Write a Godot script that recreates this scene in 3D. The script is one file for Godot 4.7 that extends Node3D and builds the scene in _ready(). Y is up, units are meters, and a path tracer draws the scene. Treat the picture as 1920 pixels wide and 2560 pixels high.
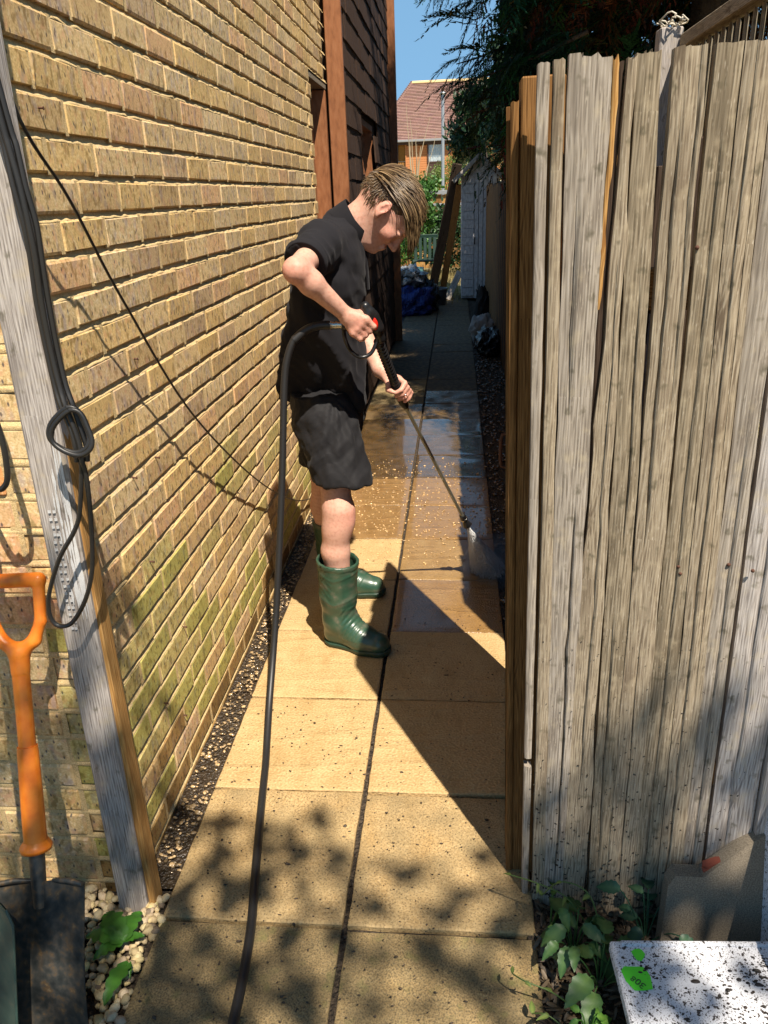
extends Node3D
# y up, metres. The path runs towards -z, the brick house wall stands on the left, the fence and the open gate on the right.

# ---------------------------------------------------------------- mesh building
class MB:
	var v := PackedVector3Array()
	var u := PackedVector2Array()
	var c := PackedColorArray()
	var i := PackedInt32Array()
	var col := Color(1, 1, 1)
	func p(a: Vector3, t := Vector2.ZERO) -> int:
		v.append(a)
		u.append(t)
		c.append(col)
		return v.size() - 1
	func tri(a: int, b: int, d: int) -> void:
		i.append(a)
		i.append(b)
		i.append(d)
	func quad(a: int, b: int, d: int, e: int) -> void:
		tri(a, b, d)
		tri(a, d, e)
	func poly(pts: Array, uvs: Array) -> void:
		var k := v.size()
		for n in pts.size():
			p(pts[n], uvs[n])
		for n in range(1, pts.size() - 1):
			tri(k, k + n, k + n + 1)
	# a box with chamfered edges; x: placement, s: size, b: chamfer, j: how far corners wander
	func box(x: Transform3D, s: Vector3, b := 0.0, j := 0.0, rng: RandomNumberGenerator = null, uo := Vector2.ZERO, us := Vector2.ONE) -> void:
		var h := s / 2.0
		var q := {}
		for sx in [-1, 1]:
			for sy in [-1, 1]:
				for sz in [-1, 1]:
					var e := Vector3(sx, sy, sz)
					for f in 3:
						var w := h - Vector3(b, b, b)
						w[f] = h[f]
						var o := Vector3.ZERO
						if j > 0.0:
							o = Vector3(rng.randf_range(-j, j), rng.randf_range(-j, j), rng.randf_range(-j, j))
						q[Vector4i(sx, sy, sz, f)] = e * w + o
		var faces := []
		for f in 3:
			for sg in [-1, 1]:
				var g := (f + 1) % 3
				var k := (f + 2) % 3
				var row := []
				for st in [[-1, -1], [1, -1], [1, 1], [-1, 1]]:
					var e := Vector3i.ZERO
					e[f] = sg
					e[g] = st[0]
					e[k] = st[1]
					row.append(q[Vector4i(e.x, e.y, e.z, f)])
				faces.append([row, f])
				if b > 0.0 and sg == 1:
					for sa in [-1, 1]:
						for sb in [-1, 1]:
							var r2 := []
							for st in [[f, -1], [f, 1], [g, 1], [g, -1]]:
								var e := Vector3i.ZERO
								e[f] = sa
								e[g] = sb
								e[k] = st[1]
								r2.append(q[Vector4i(e.x, e.y, e.z, st[0])])
							faces.append([r2, f])
		if b > 0.0:
			for sx in [-1, 1]:
				for sy in [-1, 1]:
					for sz in [-1, 1]:
						faces.append([[q[Vector4i(sx, sy, sz, 0)], q[Vector4i(sx, sy, sz, 1)], q[Vector4i(sx, sy, sz, 2)]], 1])
		for fc in faces:
			var pts: Array = fc[0]
			var m := Vector3.ZERO
			for a in pts:
				m += a
			if (pts[1] - pts[0]).cross(pts[2] - pts[0]).dot(m) < 0.0:
				pts.reverse()
			var uvs := []
			var out := []
			for a in pts:
				var t := Vector2(a.x, -a.y)
				if fc[1] == 0:
					t = Vector2(a.z, -a.y)
				elif fc[1] == 1:
					t = Vector2(a.x, a.z)
				uvs.append(t * us + uo)
				out.append(x * a)
			poly(out, uvs)
	# a round tube along points
	func tube(pts: Array, rad, sides := 8, cap := true, us := 1.0) -> void:
		var n := pts.size()
		var t: Vector3 = (pts[1] - pts[0]).normalized()
		var a := t.cross(Vector3.UP if absf(t.y) < 0.9 else Vector3.RIGHT).normalized()
		var base := v.size()
		var run := 0.0
		for k in n:
			var d: Vector3 = pts[mini(k + 1, n - 1)] - pts[maxi(k - 1, 0)]
			if d.length() < 1e-7:
				d = t
			d = d.normalized()
			a = (a - d * a.dot(d)).normalized()
			var e := d.cross(a)
			var r: float = rad[k] if rad is Array else rad
			if k > 0:
				run += pts[k].distance_to(pts[k - 1])
			for s in sides + 1:
				var f := TAU * s / sides
				p(pts[k] + (a * cos(f) + e * sin(f)) * r, Vector2(float(s) / sides * TAU * r, run) * us)
		var w := sides + 1
		for k in n - 1:
			for s in sides:
				var q := base + k * w + s
				quad(q, q + 1, q + w + 1, q + w)
		if cap:
			for k in [0, n - 1]:
				var m := p(pts[k])
				for s in sides:
					var q: int = base + k * w + s
					var b0 := p(v[q])
					var b1 := p(v[q + 1])
					if k == 0:
						tri(m, b1, b0)
					else:
						tri(m, b0, b1)
	# profile of Vector2(radius, height) turned about x's y axis
	func lathe(x: Transform3D, prof: Array, sides := 16) -> void:
		var base := v.size()
		var w := sides + 1
		for q in prof:
			for s in w:
				var f := TAU * s / sides
				p(x * Vector3(cos(f) * q.x, q.y, -sin(f) * q.x), Vector2(f * 0.1, q.y))
		for k in prof.size() - 1:
			for s in sides:
				var q := base + k * w + s
				quad(q, q + 1, q + w + 1, q + w)
	# rows of points, each row an Array of Vector3; smooth
	func rows(g: Array, closed := false, us := Vector2.ONE) -> void:
		var base := v.size()
		var w: int = g[0].size()
		for r in g.size():
			for k in w:
				p(g[r][k], Vector2(float(k) / maxi(1, w - 1), float(r) / maxi(1, g.size() - 1)) * us)
		for r in g.size() - 1:
			for k in w - 1:
				var q := base + r * w + k
				quad(q, q + 1, q + w + 1, q + w)
			if closed:
				var q0 := base + r * w
				quad(q0 + w - 1, q0, q0 + w, q0 + w + w - 1)
	func leaf(at: Vector3, d: Vector3, up: Vector3, ln: float, wd: float, fold := 0.25, curl := 0.3, seg := 4) -> void:
		var s := d.cross(up).normalized()
		var nn := s.cross(d).normalized()
		var prev := []
		for k in seg + 1:
			var t := float(k) / seg
			var hw := wd * 0.5 * pow(sin(PI * pow(clampf(t * 0.93 + 0.05, 0.0, 1.0), 0.72)), 0.9) * (1.0 if seg < 5 or k % 2 == 0 else 0.84)
			if k == seg:
				hw = 0.0005
			var m := at + d * (ln * t) + nn * (-curl * ln * t * t)
			var cc := col
			var l := p(m - s * hw + nn * fold * hw + nn * (0.03 * ln * sin(t * 19.0)), Vector2(0, t))
			col = cc.lerp(Color(cc.r * 2.2 + .03, cc.g * 1.7 + .03, cc.b * 1.6 + .01), 0.7)
			var mid := p(m, Vector2(0.5, t))
			col = cc
			var row := [l, mid, p(m + s * hw + nn * fold * hw - nn * (0.03 * ln * sin(t * 17.0)), Vector2(1, t))]
			if k > 0:
				for e in 2:
					quad(prev[e], prev[e + 1], row[e + 1], row[e])
			prev = row
	func add(o: MB, x: Transform3D, tint := Color(-1, 0, 0)) -> void:
		var k := v.size()
		for n in o.v.size():
			v.append(x * o.v[n])
			u.append(o.u[n])
			c.append(o.c[n] if tint.r < 0.0 else tint)
		for n in o.i:
			i.append(n + k)
	func mesh() -> ArrayMesh:
		var n := PackedVector3Array()
		n.resize(v.size())
		var r := PackedInt32Array()
		r.resize(i.size())
		for k in range(0, i.size(), 3):
			var a := i[k]
			var b := i[k + 1]
			var d := i[k + 2]
			var f := (v[b] - v[a]).cross(v[d] - v[a])
			n[a] += f
			n[b] += f
			n[d] += f
			r[k] = a
			r[k + 1] = d
			r[k + 2] = b
		for k in n.size():
			n[k] = n[k].normalized() if n[k].length_squared() > 1e-20 else Vector3.UP
		var s := []
		s.resize(Mesh.ARRAY_MAX)
		s[Mesh.ARRAY_VERTEX] = v
		s[Mesh.ARRAY_NORMAL] = n
		s[Mesh.ARRAY_TEX_UV] = u
		s[Mesh.ARRAY_COLOR] = c
		s[Mesh.ARRAY_INDEX] = r
		var m := ArrayMesh.new()
		m.add_surface_from_arrays(Mesh.PRIMITIVE_TRIANGLES, s)
		return m

# a distance field on a grid, joined smoothly and meshed as surface nets
class Field:
	var lo: Vector3
	var h: float
	var nx: int
	var ny: int
	var nz: int
	var d := PackedFloat32Array()
	func _init(a: Vector3, b: Vector3, cell: float) -> void:
		lo = a
		h = cell
		nx = int(ceil((b.x - a.x) / h)) + 1
		ny = int(ceil((b.y - a.y) / h)) + 1
		nz = int(ceil((b.z - a.z) / h)) + 1
		d.resize(nx * ny * nz)
		d.fill(1.0)
	func span(a: Vector3, b: Vector3) -> Array:
		var p0 := ((a - lo) / h).floor()
		var p1 := ((b - lo) / h).ceil()
		return [Vector3i(clampi(int(p0.x), 0, nx - 1), clampi(int(p0.y), 0, ny - 1), clampi(int(p0.z), 0, nz - 1)), Vector3i(clampi(int(p1.x), 0, nx - 1), clampi(int(p1.y), 0, ny - 1), clampi(int(p1.z), 0, nz - 1))]
	func put(q: int, e: float, k: float, sub: bool) -> void:
		var o := d[q]
		if sub:
			d[q] = maxf(o, -e)
			return
		var w := maxf(k - absf(o - e), 0.0)
		d[q] = minf(o, e) - (w * w / (4.0 * k) if k > 0.0 else 0.0)
	# tapered capsule
	func cap(a: Vector3, b: Vector3, ra: float, rb: float, k := 0.01, sub := false) -> void:
		var m := maxf(ra, rb) + k + 2.5 * h
		var s := span(a.min(b) - Vector3(m, m, m), a.max(b) + Vector3(m, m, m))
		var ab := b - a
		var l2 := maxf(ab.length_squared(), 1e-9)
		for z in range(s[0].z, s[1].z + 1):
			for y in range(s[0].y, s[1].y + 1):
				var q: int = (z * ny + y) * nx + s[0].x
				for x in range(s[0].x, s[1].x + 1):
					var w := lo + Vector3(x, y, z) * h - a
					var t := clampf(w.dot(ab) / l2, 0.0, 1.0)
					put(q, (w - ab * t).length() - lerpf(ra, rb, t), k, sub)
					q += 1
	func ell(c: Vector3, bs: Basis, r: Vector3, k := 0.01, sub := false) -> void:
		var m := maxf(r.x, maxf(r.y, r.z)) + k + 2.5 * h
		var s := span(c - Vector3(m, m, m), c + Vector3(m, m, m))
		var iv := bs.transposed()
		for z in range(s[0].z, s[1].z + 1):
			for y in range(s[0].y, s[1].y + 1):
				var q: int = (z * ny + y) * nx + s[0].x
				for x in range(s[0].x, s[1].x + 1):
					var w := iv * (lo + Vector3(x, y, z) * h - c)
					var k0 := (w / r).length()
					var k1 := (w / (r * r)).length()
					put(q, k0 * (k0 - 1.0) / maxf(k1, 1e-6), k, sub)
					q += 1
	# stack of ellipses [y, cx, cz, rx, rz]
	func loft(st: Array, k := 0.01) -> void:
		for z in nz:
			for y in ny:
				var py := lo.y + y * h
				var n: int = st.size()
				var j := 0
				while j < n - 2 and py > st[j + 1][0]:
					j += 1
				var a: Array = st[j]
				var b: Array = st[j + 1]
				var t := clampf((py - a[0]) / (b[0] - a[0]), 0.0, 1.0)
				t = t * t * (3.0 - 2.0 * t)
				var cx := lerpf(a[1], b[1], t)
				var cz := lerpf(a[2], b[2], t)
				var rx := lerpf(a[3], b[3], t)
				var rz := lerpf(a[4], b[4], t)
				var over: float = maxf(st[0][0] - py, py - st[n - 1][0])
				var q := (z * ny + y) * nx
				for x in nx:
					var ex := absf(lo.x + x * h - cx) / rx
					var ez := absf(lo.z + z * h - cz) / rz
					var e := (pow(pow(ex, 2.4) + pow(ez, 2.4), 1.0 / 2.4) - 1.0) * minf(rx, rz)
					put(q, maxf(e, over), k, false)
					q += 1
	func cut(p: Vector3, n: Vector3) -> void:
		for z in nz:
			for y in ny:
				var q := (z * ny + y) * nx
				for x in nx:
					d[q] = maxf(d[q], (lo + Vector3(x, y, z) * h - p).dot(n))
					q += 1
	# the surface as vertices and quads of mb; paint(p) gives a vertex colour
	func net(mb: MB, paint = null) -> void:
		var id := PackedInt32Array()
		id.resize(d.size())
		var sy := nx
		var sz := nx * ny
		var off := [0, 1, sy, sy + 1, sz, sz + 1, sz + sy, sz + sy + 1]
		var edges := [[0, 1], [2, 3], [4, 5], [6, 7], [0, 2], [1, 3], [4, 6], [5, 7], [0, 4], [1, 5], [2, 6], [3, 7]]
		var far := 2.0 * h
		for z in nz - 1:
			for y in ny - 1:
				var q := (z * ny + y) * nx - 1
				for x in nx - 1:
					q += 1
					var f := d[q]
					if f > far or f < -far:
						continue
					var neg := 0
					for o in off:
						if d[q + o] < 0.0:
							neg += 1
					if neg == 0 or neg == 8:
						continue
					var m := Vector3.ZERO
					var n := 0
					for e in edges:
						var a: float = d[q + off[e[0]]]
						var b: float = d[q + off[e[1]]]
						if (a < 0.0) == (b < 0.0):
							continue
						var t := a / (a - b)
						var p0 := Vector3(e[0] & 1, (e[0] >> 1) & 1, e[0] >> 2)
						var p1 := Vector3(e[1] & 1, (e[1] >> 1) & 1, e[1] >> 2)
						m += p0.lerp(p1, t)
						n += 1
					var w := lo + (Vector3(x, y, z) + m / n) * h
					if paint != null:
						mb.col = paint.call(w)
					id[q] = mb.p(w, Vector2(w.x + w.z, w.y)) + 1
		for z in range(1, nz - 1):
			for y in range(1, ny - 1):
				var q := (z * ny + y) * nx
				for x in range(1, nx - 1):
					q += 1
					var f := d[q]
					if f > far or f < -far:
						continue
					for ax in 3:
						var s: int = [1, sy, sz][ax]
						var g := d[q + s]
						if (f < 0.0) == (g < 0.0):
							continue
						var a: int = [sy, sz, 1][ax]
						var b: int = [sz, 1, sy][ax]
						var i0 := id[q - a - b] - 1
						var i1 := id[q - b] - 1
						var i2 := id[q] - 1
						var i3 := id[q - a] - 1
						if i0 < 0 or i1 < 0 or i2 < 0 or i3 < 0:
							continue
						if f < 0.0:
							mb.quad(i0, i1, i2, i3)
						else:
							mb.quad(i0, i3, i2, i1)

# ---------------------------------------------------------------- naming and tagging
var taken := {}
func numbered(called: String, parent: Node = self) -> String:
	var k := [parent, called]
	taken[k] = taken.get(k, -1) + 1
	return called if taken[k] == 0 else "%s_%03d" % [called, taken[k]]

func tag(o: Node, label: String, category: String, group := "", kind := "") -> void:
	if label != "":
		o.set_meta("label", label)
	if category != "":
		o.set_meta("category", category)
	if group != "":
		o.set_meta("group", group)
	if kind != "":
		o.set_meta("kind", kind)

func thing(called: String, label: String, category: String, at := Vector3.ZERO, group := "") -> Node3D:
	var o := Node3D.new()
	o.name = numbered(called)
	add_child(o)
	o.position = at
	tag(o, label, category, group)
	return o

# one mesh; built in world axes and moved back under a thing that stands at its own base
func part(parent: Node, called: String, mesh: Mesh, m: Material, local := false) -> MeshInstance3D:
	var o := MeshInstance3D.new()
	o.name = numbered(called, parent)
	o.mesh = mesh
	if m:
		o.material_override = null
		for k in mesh.get_surface_count():
			o.set_surface_override_material(k, m)
	parent.add_child(o, true)
	if not local and parent != self and parent is Node3D and not (parent is MeshInstance3D):
		o.position = -parent.position
	return o

func setting(called: String, mesh: Mesh, m: Material, kind := "structure") -> MeshInstance3D:
	var o := part(self, called, mesh, m)
	o.set_meta("kind", kind)
	return o

func copies(parent: Node, called: String, mesh: Mesh, m: Material, xs: Array, cols: Array) -> MultiMeshInstance3D:
	var mm := MultiMesh.new()
	mm.transform_format = MultiMesh.TRANSFORM_3D
	mm.use_colors = not cols.is_empty()
	mm.mesh = mesh
	mm.instance_count = xs.size()
	for k in xs.size():
		mm.set_instance_transform(k, xs[k])
		if mm.use_colors:
			mm.set_instance_color(k, cols[k])
	var o := MultiMeshInstance3D.new()
	o.name = numbered(called, parent)
	o.multimesh = mm
	o.material_override = m
	parent.add_child(o, true)
	if parent != self:
		o.position = -parent.position
	return o

# many small copies joined into one mesh of a part
func bake(parent: Node, called: String, mesh: ArrayMesh, m: Material, xs: Array, cs: Array) -> MeshInstance3D:
	var a := mesh.surface_get_arrays(0)
	var sv: PackedVector3Array = a[Mesh.ARRAY_VERTEX]
	var sn: PackedVector3Array = a[Mesh.ARRAY_NORMAL]
	var fv := PackedVector3Array()
	var fn := PackedVector3Array()
	for k in a[Mesh.ARRAY_INDEX]:
		fv.append(sv[k])
		fn.append(sn[k])
	var v := PackedVector3Array()
	var n := PackedVector3Array()
	var c := PackedColorArray()
	var one := PackedColorArray()
	one.resize(fv.size())
	for k in xs.size():
		var x: Transform3D = xs[k]
		v.append_array(x * fv)
		n.append_array(Transform3D(x.basis.orthonormalized(), Vector3.ZERO) * fn)
		one.fill(cs[k])
		c.append_array(one)
	var s := []
	s.resize(Mesh.ARRAY_MAX)
	s[Mesh.ARRAY_VERTEX] = v
	s[Mesh.ARRAY_NORMAL] = n
	s[Mesh.ARRAY_COLOR] = c
	var out := ArrayMesh.new()
	out.add_surface_from_arrays(Mesh.PRIMITIVE_TRIANGLES, s)
	return part(parent, called, out, m)

# ---------------------------------------------------------------- textures and materials
var rng := RandomNumberGenerator.new()
var M := {}
func rr(a: float, b: float) -> float:
	return rng.randf_range(a, b)
func rv(a: float) -> Vector3:
	return Vector3(rr(-a, a), rr(-a, a), rr(-a, a))

func noise(sd: int, freq: float, oct := 3, type := FastNoiseLite.TYPE_SIMPLEX_SMOOTH) -> FastNoiseLite:
	var n := FastNoiseLite.new()
	n.seed = sd
	n.frequency = freq
	n.noise_type = type
	n.fractal_type = FastNoiseLite.FRACTAL_FBM if oct > 1 else FastNoiseLite.FRACTAL_NONE
	n.fractal_octaves = oct
	if type == FastNoiseLite.TYPE_CELLULAR:
		n.cellular_return_type = FastNoiseLite.RETURN_DISTANCE
	return n

# grey picture of noise, w x h, made at 1/sx, 1/sy of the size and stretched
func grey(n: FastNoiseLite, w: int, h: int, sx := 1, sy := 1) -> Image:
	var im: Image = n.get_seamless_image(w / sx, h / sy)
	im.convert(Image.FORMAT_L8)
	if sx > 1 or sy > 1:
		im.resize(w, h, Image.INTERPOLATE_CUBIC)
	return im

# grey -> colour through stops [[0..255, Color], ...]
func ramp(im: Image, stops: Array) -> Image:
	var lut := PackedInt32Array()
	lut.resize(256)
	for k in 256:
		var j := 0
		while j < stops.size() - 2 and k > stops[j + 1][0]:
			j += 1
		var t := clampf(float(k - stops[j][0]) / maxf(1.0, stops[j + 1][0] - stops[j][0]), 0.0, 1.0)
		var c: Color = stops[j][1].lerp(stops[j + 1][1], t)
		var a := c.a
		c = c.linear_to_srgb()
		lut[k] = int(c.r8) | (int(c.g8) << 8) | (int(c.b8) << 16) | (int(a * 255.0) << 24)
	var src := im.get_data()
	var out := PackedInt32Array()
	out.resize(src.size())
	for k in src.size():
		out[k] = lut[src[k]]
	return Image.create_from_data(im.get_width(), im.get_height(), false, Image.FORMAT_RGBA8, out.to_byte_array())

func over(a: Image, b: Image) -> void:
	a.blend_rect(b, Rect2i(Vector2i.ZERO, b.get_size()), Vector2i.ZERO)

func tex(im: Image) -> ImageTexture:
	return ImageTexture.create_from_image(im)

# colours are linear values
func mat(called: String, col: Color, rough := 0.8, o := {}) -> StandardMaterial3D:
	var m := StandardMaterial3D.new()
	m.resource_name = called
	m.albedo_color = Color(col.r, col.g, col.b).linear_to_srgb()
	m.albedo_color.a = col.a
	m.roughness = rough
	m.metallic_specular = o.get("spec", 0.5)
	m.metallic = o.get("metal", 0.0)
	if o.has("tex"):
		m.albedo_texture = o.tex
	if o.has("rtex"):
		m.roughness_texture = o.rtex
	if o.has("bump"):
		m.heightmap_enabled = true
		m.heightmap_texture = o.bump
		m.heightmap_scale = o.get("depth", 0.1)
	if o.has("tri"):
		m.uv1_triplanar = true
		m.uv1_world_triplanar = o.get("world", true)
		var s: float = 1.0 / o.tri
		m.uv1_scale = Vector3(s, s, s)
	if o.has("uvs"):
		m.uv1_scale = Vector3(o.uvs.x, o.uvs.y, 1)
	m.vertex_color_use_as_albedo = o.get("vc", false)
	if o.has("rim"):
		m.rim_enabled = true
		m.rim = o.rim
		m.rim_tint = 0.5
	if o.has("coat"):
		m.clearcoat_enabled = true
		m.clearcoat = o.coat
		m.clearcoat_roughness = o.get("coat_rough", 0.1)
	if o.has("sss"):
		m.subsurf_scatter_enabled = true
		m.subsurf_scatter_strength = o.sss
	if o.has("back"):
		m.backlight_enabled = true
		m.backlight = Color(o.back.r, o.back.g, o.back.b).linear_to_srgb()
	if o.has("two"):
		m.cull_mode = BaseMaterial3D.CULL_DISABLED
	if col.a < 1.0:
		m.transparency = BaseMaterial3D.TRANSPARENCY_ALPHA
	M[called] = m
	return m

# wood: grain lines running along v, bent round a few knots; returns a grey picture
func grain(sd: int, w: int, h: int, lines: float, knots: int) -> Image:
	var r := RandomNumberGenerator.new()
	r.seed = sd
	var kn := []
	for k in knots:
		kn.append([r.randf() * w, r.randf() * h, r.randf_range(0.02, 0.045) * w])
	var lowim := grey(noise(sd, 0.012, 2), w, h, 1, 8)
	var fine := grey(noise(sd + 5, 0.25, 2), w, h, 1, 16)
	var a := lowim.get_data()
	var b := fine.get_data()
	var out := PackedByteArray()
	out.resize(w * h)
	for y in h:
		for x in w:
			var q := y * w + x
			var e := float(x) + (a[q] - 128) * 0.06
			var ring := 0.0
			for k in kn:
				var dx: float = x - k[0]
				var dy: float = y - k[1]
				if absf(dx) > w * 0.5:
					dx -= signf(dx) * w
				if absf(dy) > h * 0.5:
					dy -= signf(dy) * h
				var rr2: float = sqrt(dx * dx + dy * dy * 0.16)
				if rr2 < k[2] * 6.0:
					e += signf(dx) * k[2] * 1.6 * exp(-rr2 / (k[2] * 1.6))
					if rr2 < k[2]:
						ring = (1.0 - rr2 / k[2]) * 110.0
			var s := 0.5 + 0.5 * sin(e * TAU * lines / w)
			out[q] = clampi(int(92.0 + 52.0 * s * s + (b[q] - 128) * 0.62 - ring), 0, 255)
	return Image.create_from_data(w, h, false, Image.FORMAT_L8, out)

func C(r: float, g: float, b: float, a := 1.0) -> Color:
	return Color(r, g, b, a)

func make_materials() -> void:
	# brick
	var S := 1024
	var sand := grey(noise(1, 0.11, 4), S, S)
	var im := ramp(sand, [[40, C(.50, .35, .17)], [128, C(.66, .485, .255)], [215, C(.76, .585, .34)]])
	over(im, ramp(grey(noise(2, 0.02, 2), S, S, 1, 2), [[145, C(.40, .31, .27, 0)], [200, C(.40, .315, .29, .65)], [255, C(.37, .29, .27, .8)]]))
	over(im, ramp(grey(noise(3, 0.025, 2), S, S), [[150, C(.64, .36, .21, 0)], [205, C(.64, .37, .22, .6)], [255, C(.64, .36, .21, .7)]]))
	over(im, ramp(grey(noise(4, 0.035, 3), S, S, 1, 2), [[0, C(.26, .175, .075, .85)], [60, C(.28, .19, .08, .65)], [110, C(.32, .22, .1, 0)], [255, C(.3, .2, .09, 0)]]))
	over(im, ramp(grey(noise(6, 0.045, 3), S, S), [[155, C(.74, .62, .42, 0)], [210, C(.76, .66, .47, .7)], [255, C(.76, .66, .47, .8)]]))
	over(im, ramp(grey(noise(7, 0.032, 1, FastNoiseLite.TYPE_CELLULAR), S, S, 1, 2), [[0, C(.07, .06, .065, .9)], [15, C(.10, .085, .085, .75)], [25, C(.2, .15, .1, 0)], [255, C(0, 0, 0, 0)]]))
	over(im, ramp(grey(noise(8, 0.16, 1, FastNoiseLite.TYPE_CELLULAR), S, S, 1, 2), [[0, C(.16, .12, .07, .5)], [16, C(.2, .15, .09, 0)], [255, C(0, 0, 0, 0)]]))
	var brick_t := tex(im)
	var brick_b := tex(grey(noise(201, 0.42, 2), S, S))
	var tones := {"buff": C(1, .97, .9), "pale": C(1.0, 1.0, .98), "pink": C(1.0, .86, .80), "purple": C(.84, .80, .82), "brown": C(.86, .80, .70), "yellow": C(1.0, .93, .74), "algae": C(.64, .76, .42), "algae_pale": C(.80, .87, .62), "dirty": C(.5, .42, .28), "wet_dirty": C(.3, .25, .16), "red": C(1.0, .66, .48)}
	for k in tones:
		mat("brick_" + k, tones[k], 0.92, {"tex": brick_t, "bump": brick_b, "depth": 0.085, "tri": 0.83, "spec": 0.3})
	mat("brick_rest", C(1, 1, 1), 0.92, {"tex": brick_t, "bump": brick_b, "depth": 0.085, "tri": 0.83, "spec": 0.3, "vc": true})
	var mo := ramp(sand, [[40, C(.46, .32, .14)], [128, C(.66, .485, .245)], [215, C(.76, .59, .33)]])
	over(mo, ramp(grey(noise(9, 0.02, 3), S, S), [[150, C(.3, .24, .14, 0)], [255, C(.3, .25, .16, .8)]]))
	mat("mortar", C(1, 1, 1), 0.95, {"tex": tex(mo), "bump": brick_b, "depth": 0.3, "tri": 0.5, "spec": 0.2})
	# paving
	var riven := grey(noise(11, 0.016, 5), 1024, 1024, 1, 2)
	var grit := grey(noise(12, 0.2, 3), 1024, 1024)
	var bump := riven.duplicate()
	var rn := noise(111, 0.011, 4)
	rn.fractal_type = FastNoiseLite.FRACTAL_RIDGED
	var ridged := grey(rn, 1024, 1024, 4, 1)
	var half := ramp(grit, [[0, C(0, 0, 0, .45)], [128, C(.2, .2, .2, .12)], [255, C(1, 1, 1, .45)]])
	bump.convert(Image.FORMAT_RGBA8)
	over(bump, ramp(ridged, [[0, C(0, 0, 0, .75)], [150, C(.25, .25, .25, .75)], [255, C(1, 1, 1, .75)]]))
	over(bump, half)
	var slab_b := tex(bump)
	var sl := ramp(grit, [[30, C(.32, .215, .092)], [128, C(.44, .305, .142)], [225, C(.54, .39, .20)]])
	over(sl, ramp(riven, [[0, C(.27, .16, .055, .45)], [110, C(.32, .2, .07, 0)], [150, C(.52, .40, .21, 0)], [255, C(.56, .44, .24, .5)]]))
	over(sl, ramp(grey(noise(13, 0.09, 2), 1024, 1024), [[0, C(.09, .07, .04, .8)], [52, C(.12, .09, .05, 0)], [255, C(0, 0, 0, 0)]]))
	var slab_t := tex(sl)
	var dirt := sl.duplicate()
	over(dirt, ramp(grey(noise(14, 0.014, 4), 1024, 1024), [[60, C(.16, .13, .07, .25)], [150, C(.15, .12, .065, .5)], [255, C(.11, .09, .05, .75)]]))
	over(dirt, ramp(grey(noise(15, 0.33, 2), 1024, 1024), [[0, C(.035, .03, .02, .9)], [80, C(.06, .05, .03, .5)], [125, C(.06, .05, .03, 0)], [255, C(0, 0, 0, 0)]]))
	over(dirt, ramp(grey(noise(16, 0.02, 3), 1024, 1024), [[165, C(.12, .13, .04, 0)], [255, C(.12, .14, .04, .6)]]))
	var dirt_t := tex(dirt)
	var spk := sl.duplicate()
	over(spk, ramp(grey(noise(114, 0.010, 4), 1024, 1024), [[70, C(.2, .15, .075, 0)], [150, C(.2, .155, .08, .35)], [255, C(.15, .12, .065, .6)]]))
	over(spk, ramp(grey(noise(115, 0.36, 2), 1024, 1024), [[0, C(.04, .033, .02, .9)], [70, C(.07, .055, .03, .45)], [105, C(.08, .06, .03, 0)], [255, C(0, 0, 0, 0)]]))
	var spk_t := tex(spk)
	var far_im := dirt.duplicate()
	over(far_im, ramp(grey(noise(17, 0.03, 4), 1024, 1024), [[0, C(.05, .04, .025, .9)], [120, C(.09, .065, .035, .75)], [255, C(.2, .14, .07, .3)]]))
	mat("slab_clean", C(1, .98, .95), 0.75, {"tex": slab_t, "bump": slab_b, "depth": 1.1, "tri": 2.0})
	mat("slab_clean_pale", C(1, 1, 1), 0.7, {"tex": slab_t, "bump": slab_b, "depth": 1.2, "tri": 1.83})
	mat("slab_damp", C(.62, .55, .46), 0.42, {"tex": slab_t, "bump": slab_b, "depth": 1.5, "tri": 1.9, "coat": 0.5, "coat_rough": 0.25})
	var wetr := ramp(grey(noise(18, 0.012, 3), 512, 512), [[60, C(.006, .006, .006)], [140, C(.02, .02, .02)], [230, C(.16, .16, .16)]])
	mat("slab_wet", C(.40, .32, .24), 1.0, {"tex": dirt_t, "rtex": tex(wetr), "bump": slab_b, "depth": 0.8, "tri": 1.9, "coat": 0.9, "coat_rough": 0.06})
	mat("slab_wet_edge", C(.55, .46, .36), 1.0, {"tex": dirt_t, "rtex": tex(ramp(grey(noise(118, 0.02, 3), 512, 512), [[70, C(.02, .02, .02)], [140, C(.14, .14, .14)], [220, C(.5, .5, .5)]])), "bump": slab_b, "depth": 0.9, "tri": 1.9})
	mat("slab_wet_clean", C(.58, .48, .37), 0.3, {"tex": slab_t, "bump": slab_b, "depth": 1.5, "tri": 1.9, "coat": 0.8, "coat_rough": 0.12})
	mat("slab_dirty", C(.95, .92, .85), 0.85, {"tex": dirt_t, "bump": slab_b, "depth": 0.6, "tri": 1.7})
	mat("slab_speckled", C(1, .98, .95), 0.8, {"tex": spk_t, "bump": slab_b, "depth": 0.5, "tri": 2.1})
	mat("slab_grimy", C(.9, .85, .78), 0.8, {"tex": tex(far_im), "bump": slab_b, "depth": 0.6, "tri": 1.8})
	# soil, stones
	var so := ramp(grey(noise(21, 0.05, 5), 512, 512), [[40, C(.018, .013, .009)], [128, C(.05, .035, .022)], [220, C(.10, .075, .05)]])
	over(so, ramp(grey(noise(22, 0.15, 1, FastNoiseLite.TYPE_CELLULAR), 512, 512), [[0, C(.24, .18, .1, .8)], [11, C(.2, .14, .08, 0)], [255, C(0, 0, 0, 0)]]))
	var soil_b := tex(grey(noise(23, 0.08, 4), 512, 512))
	mat("soil", C(1, 1, 1), 0.9, {"tex": tex(so), "bump": soil_b, "depth": 1.5, "tri": 0.5})
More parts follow.
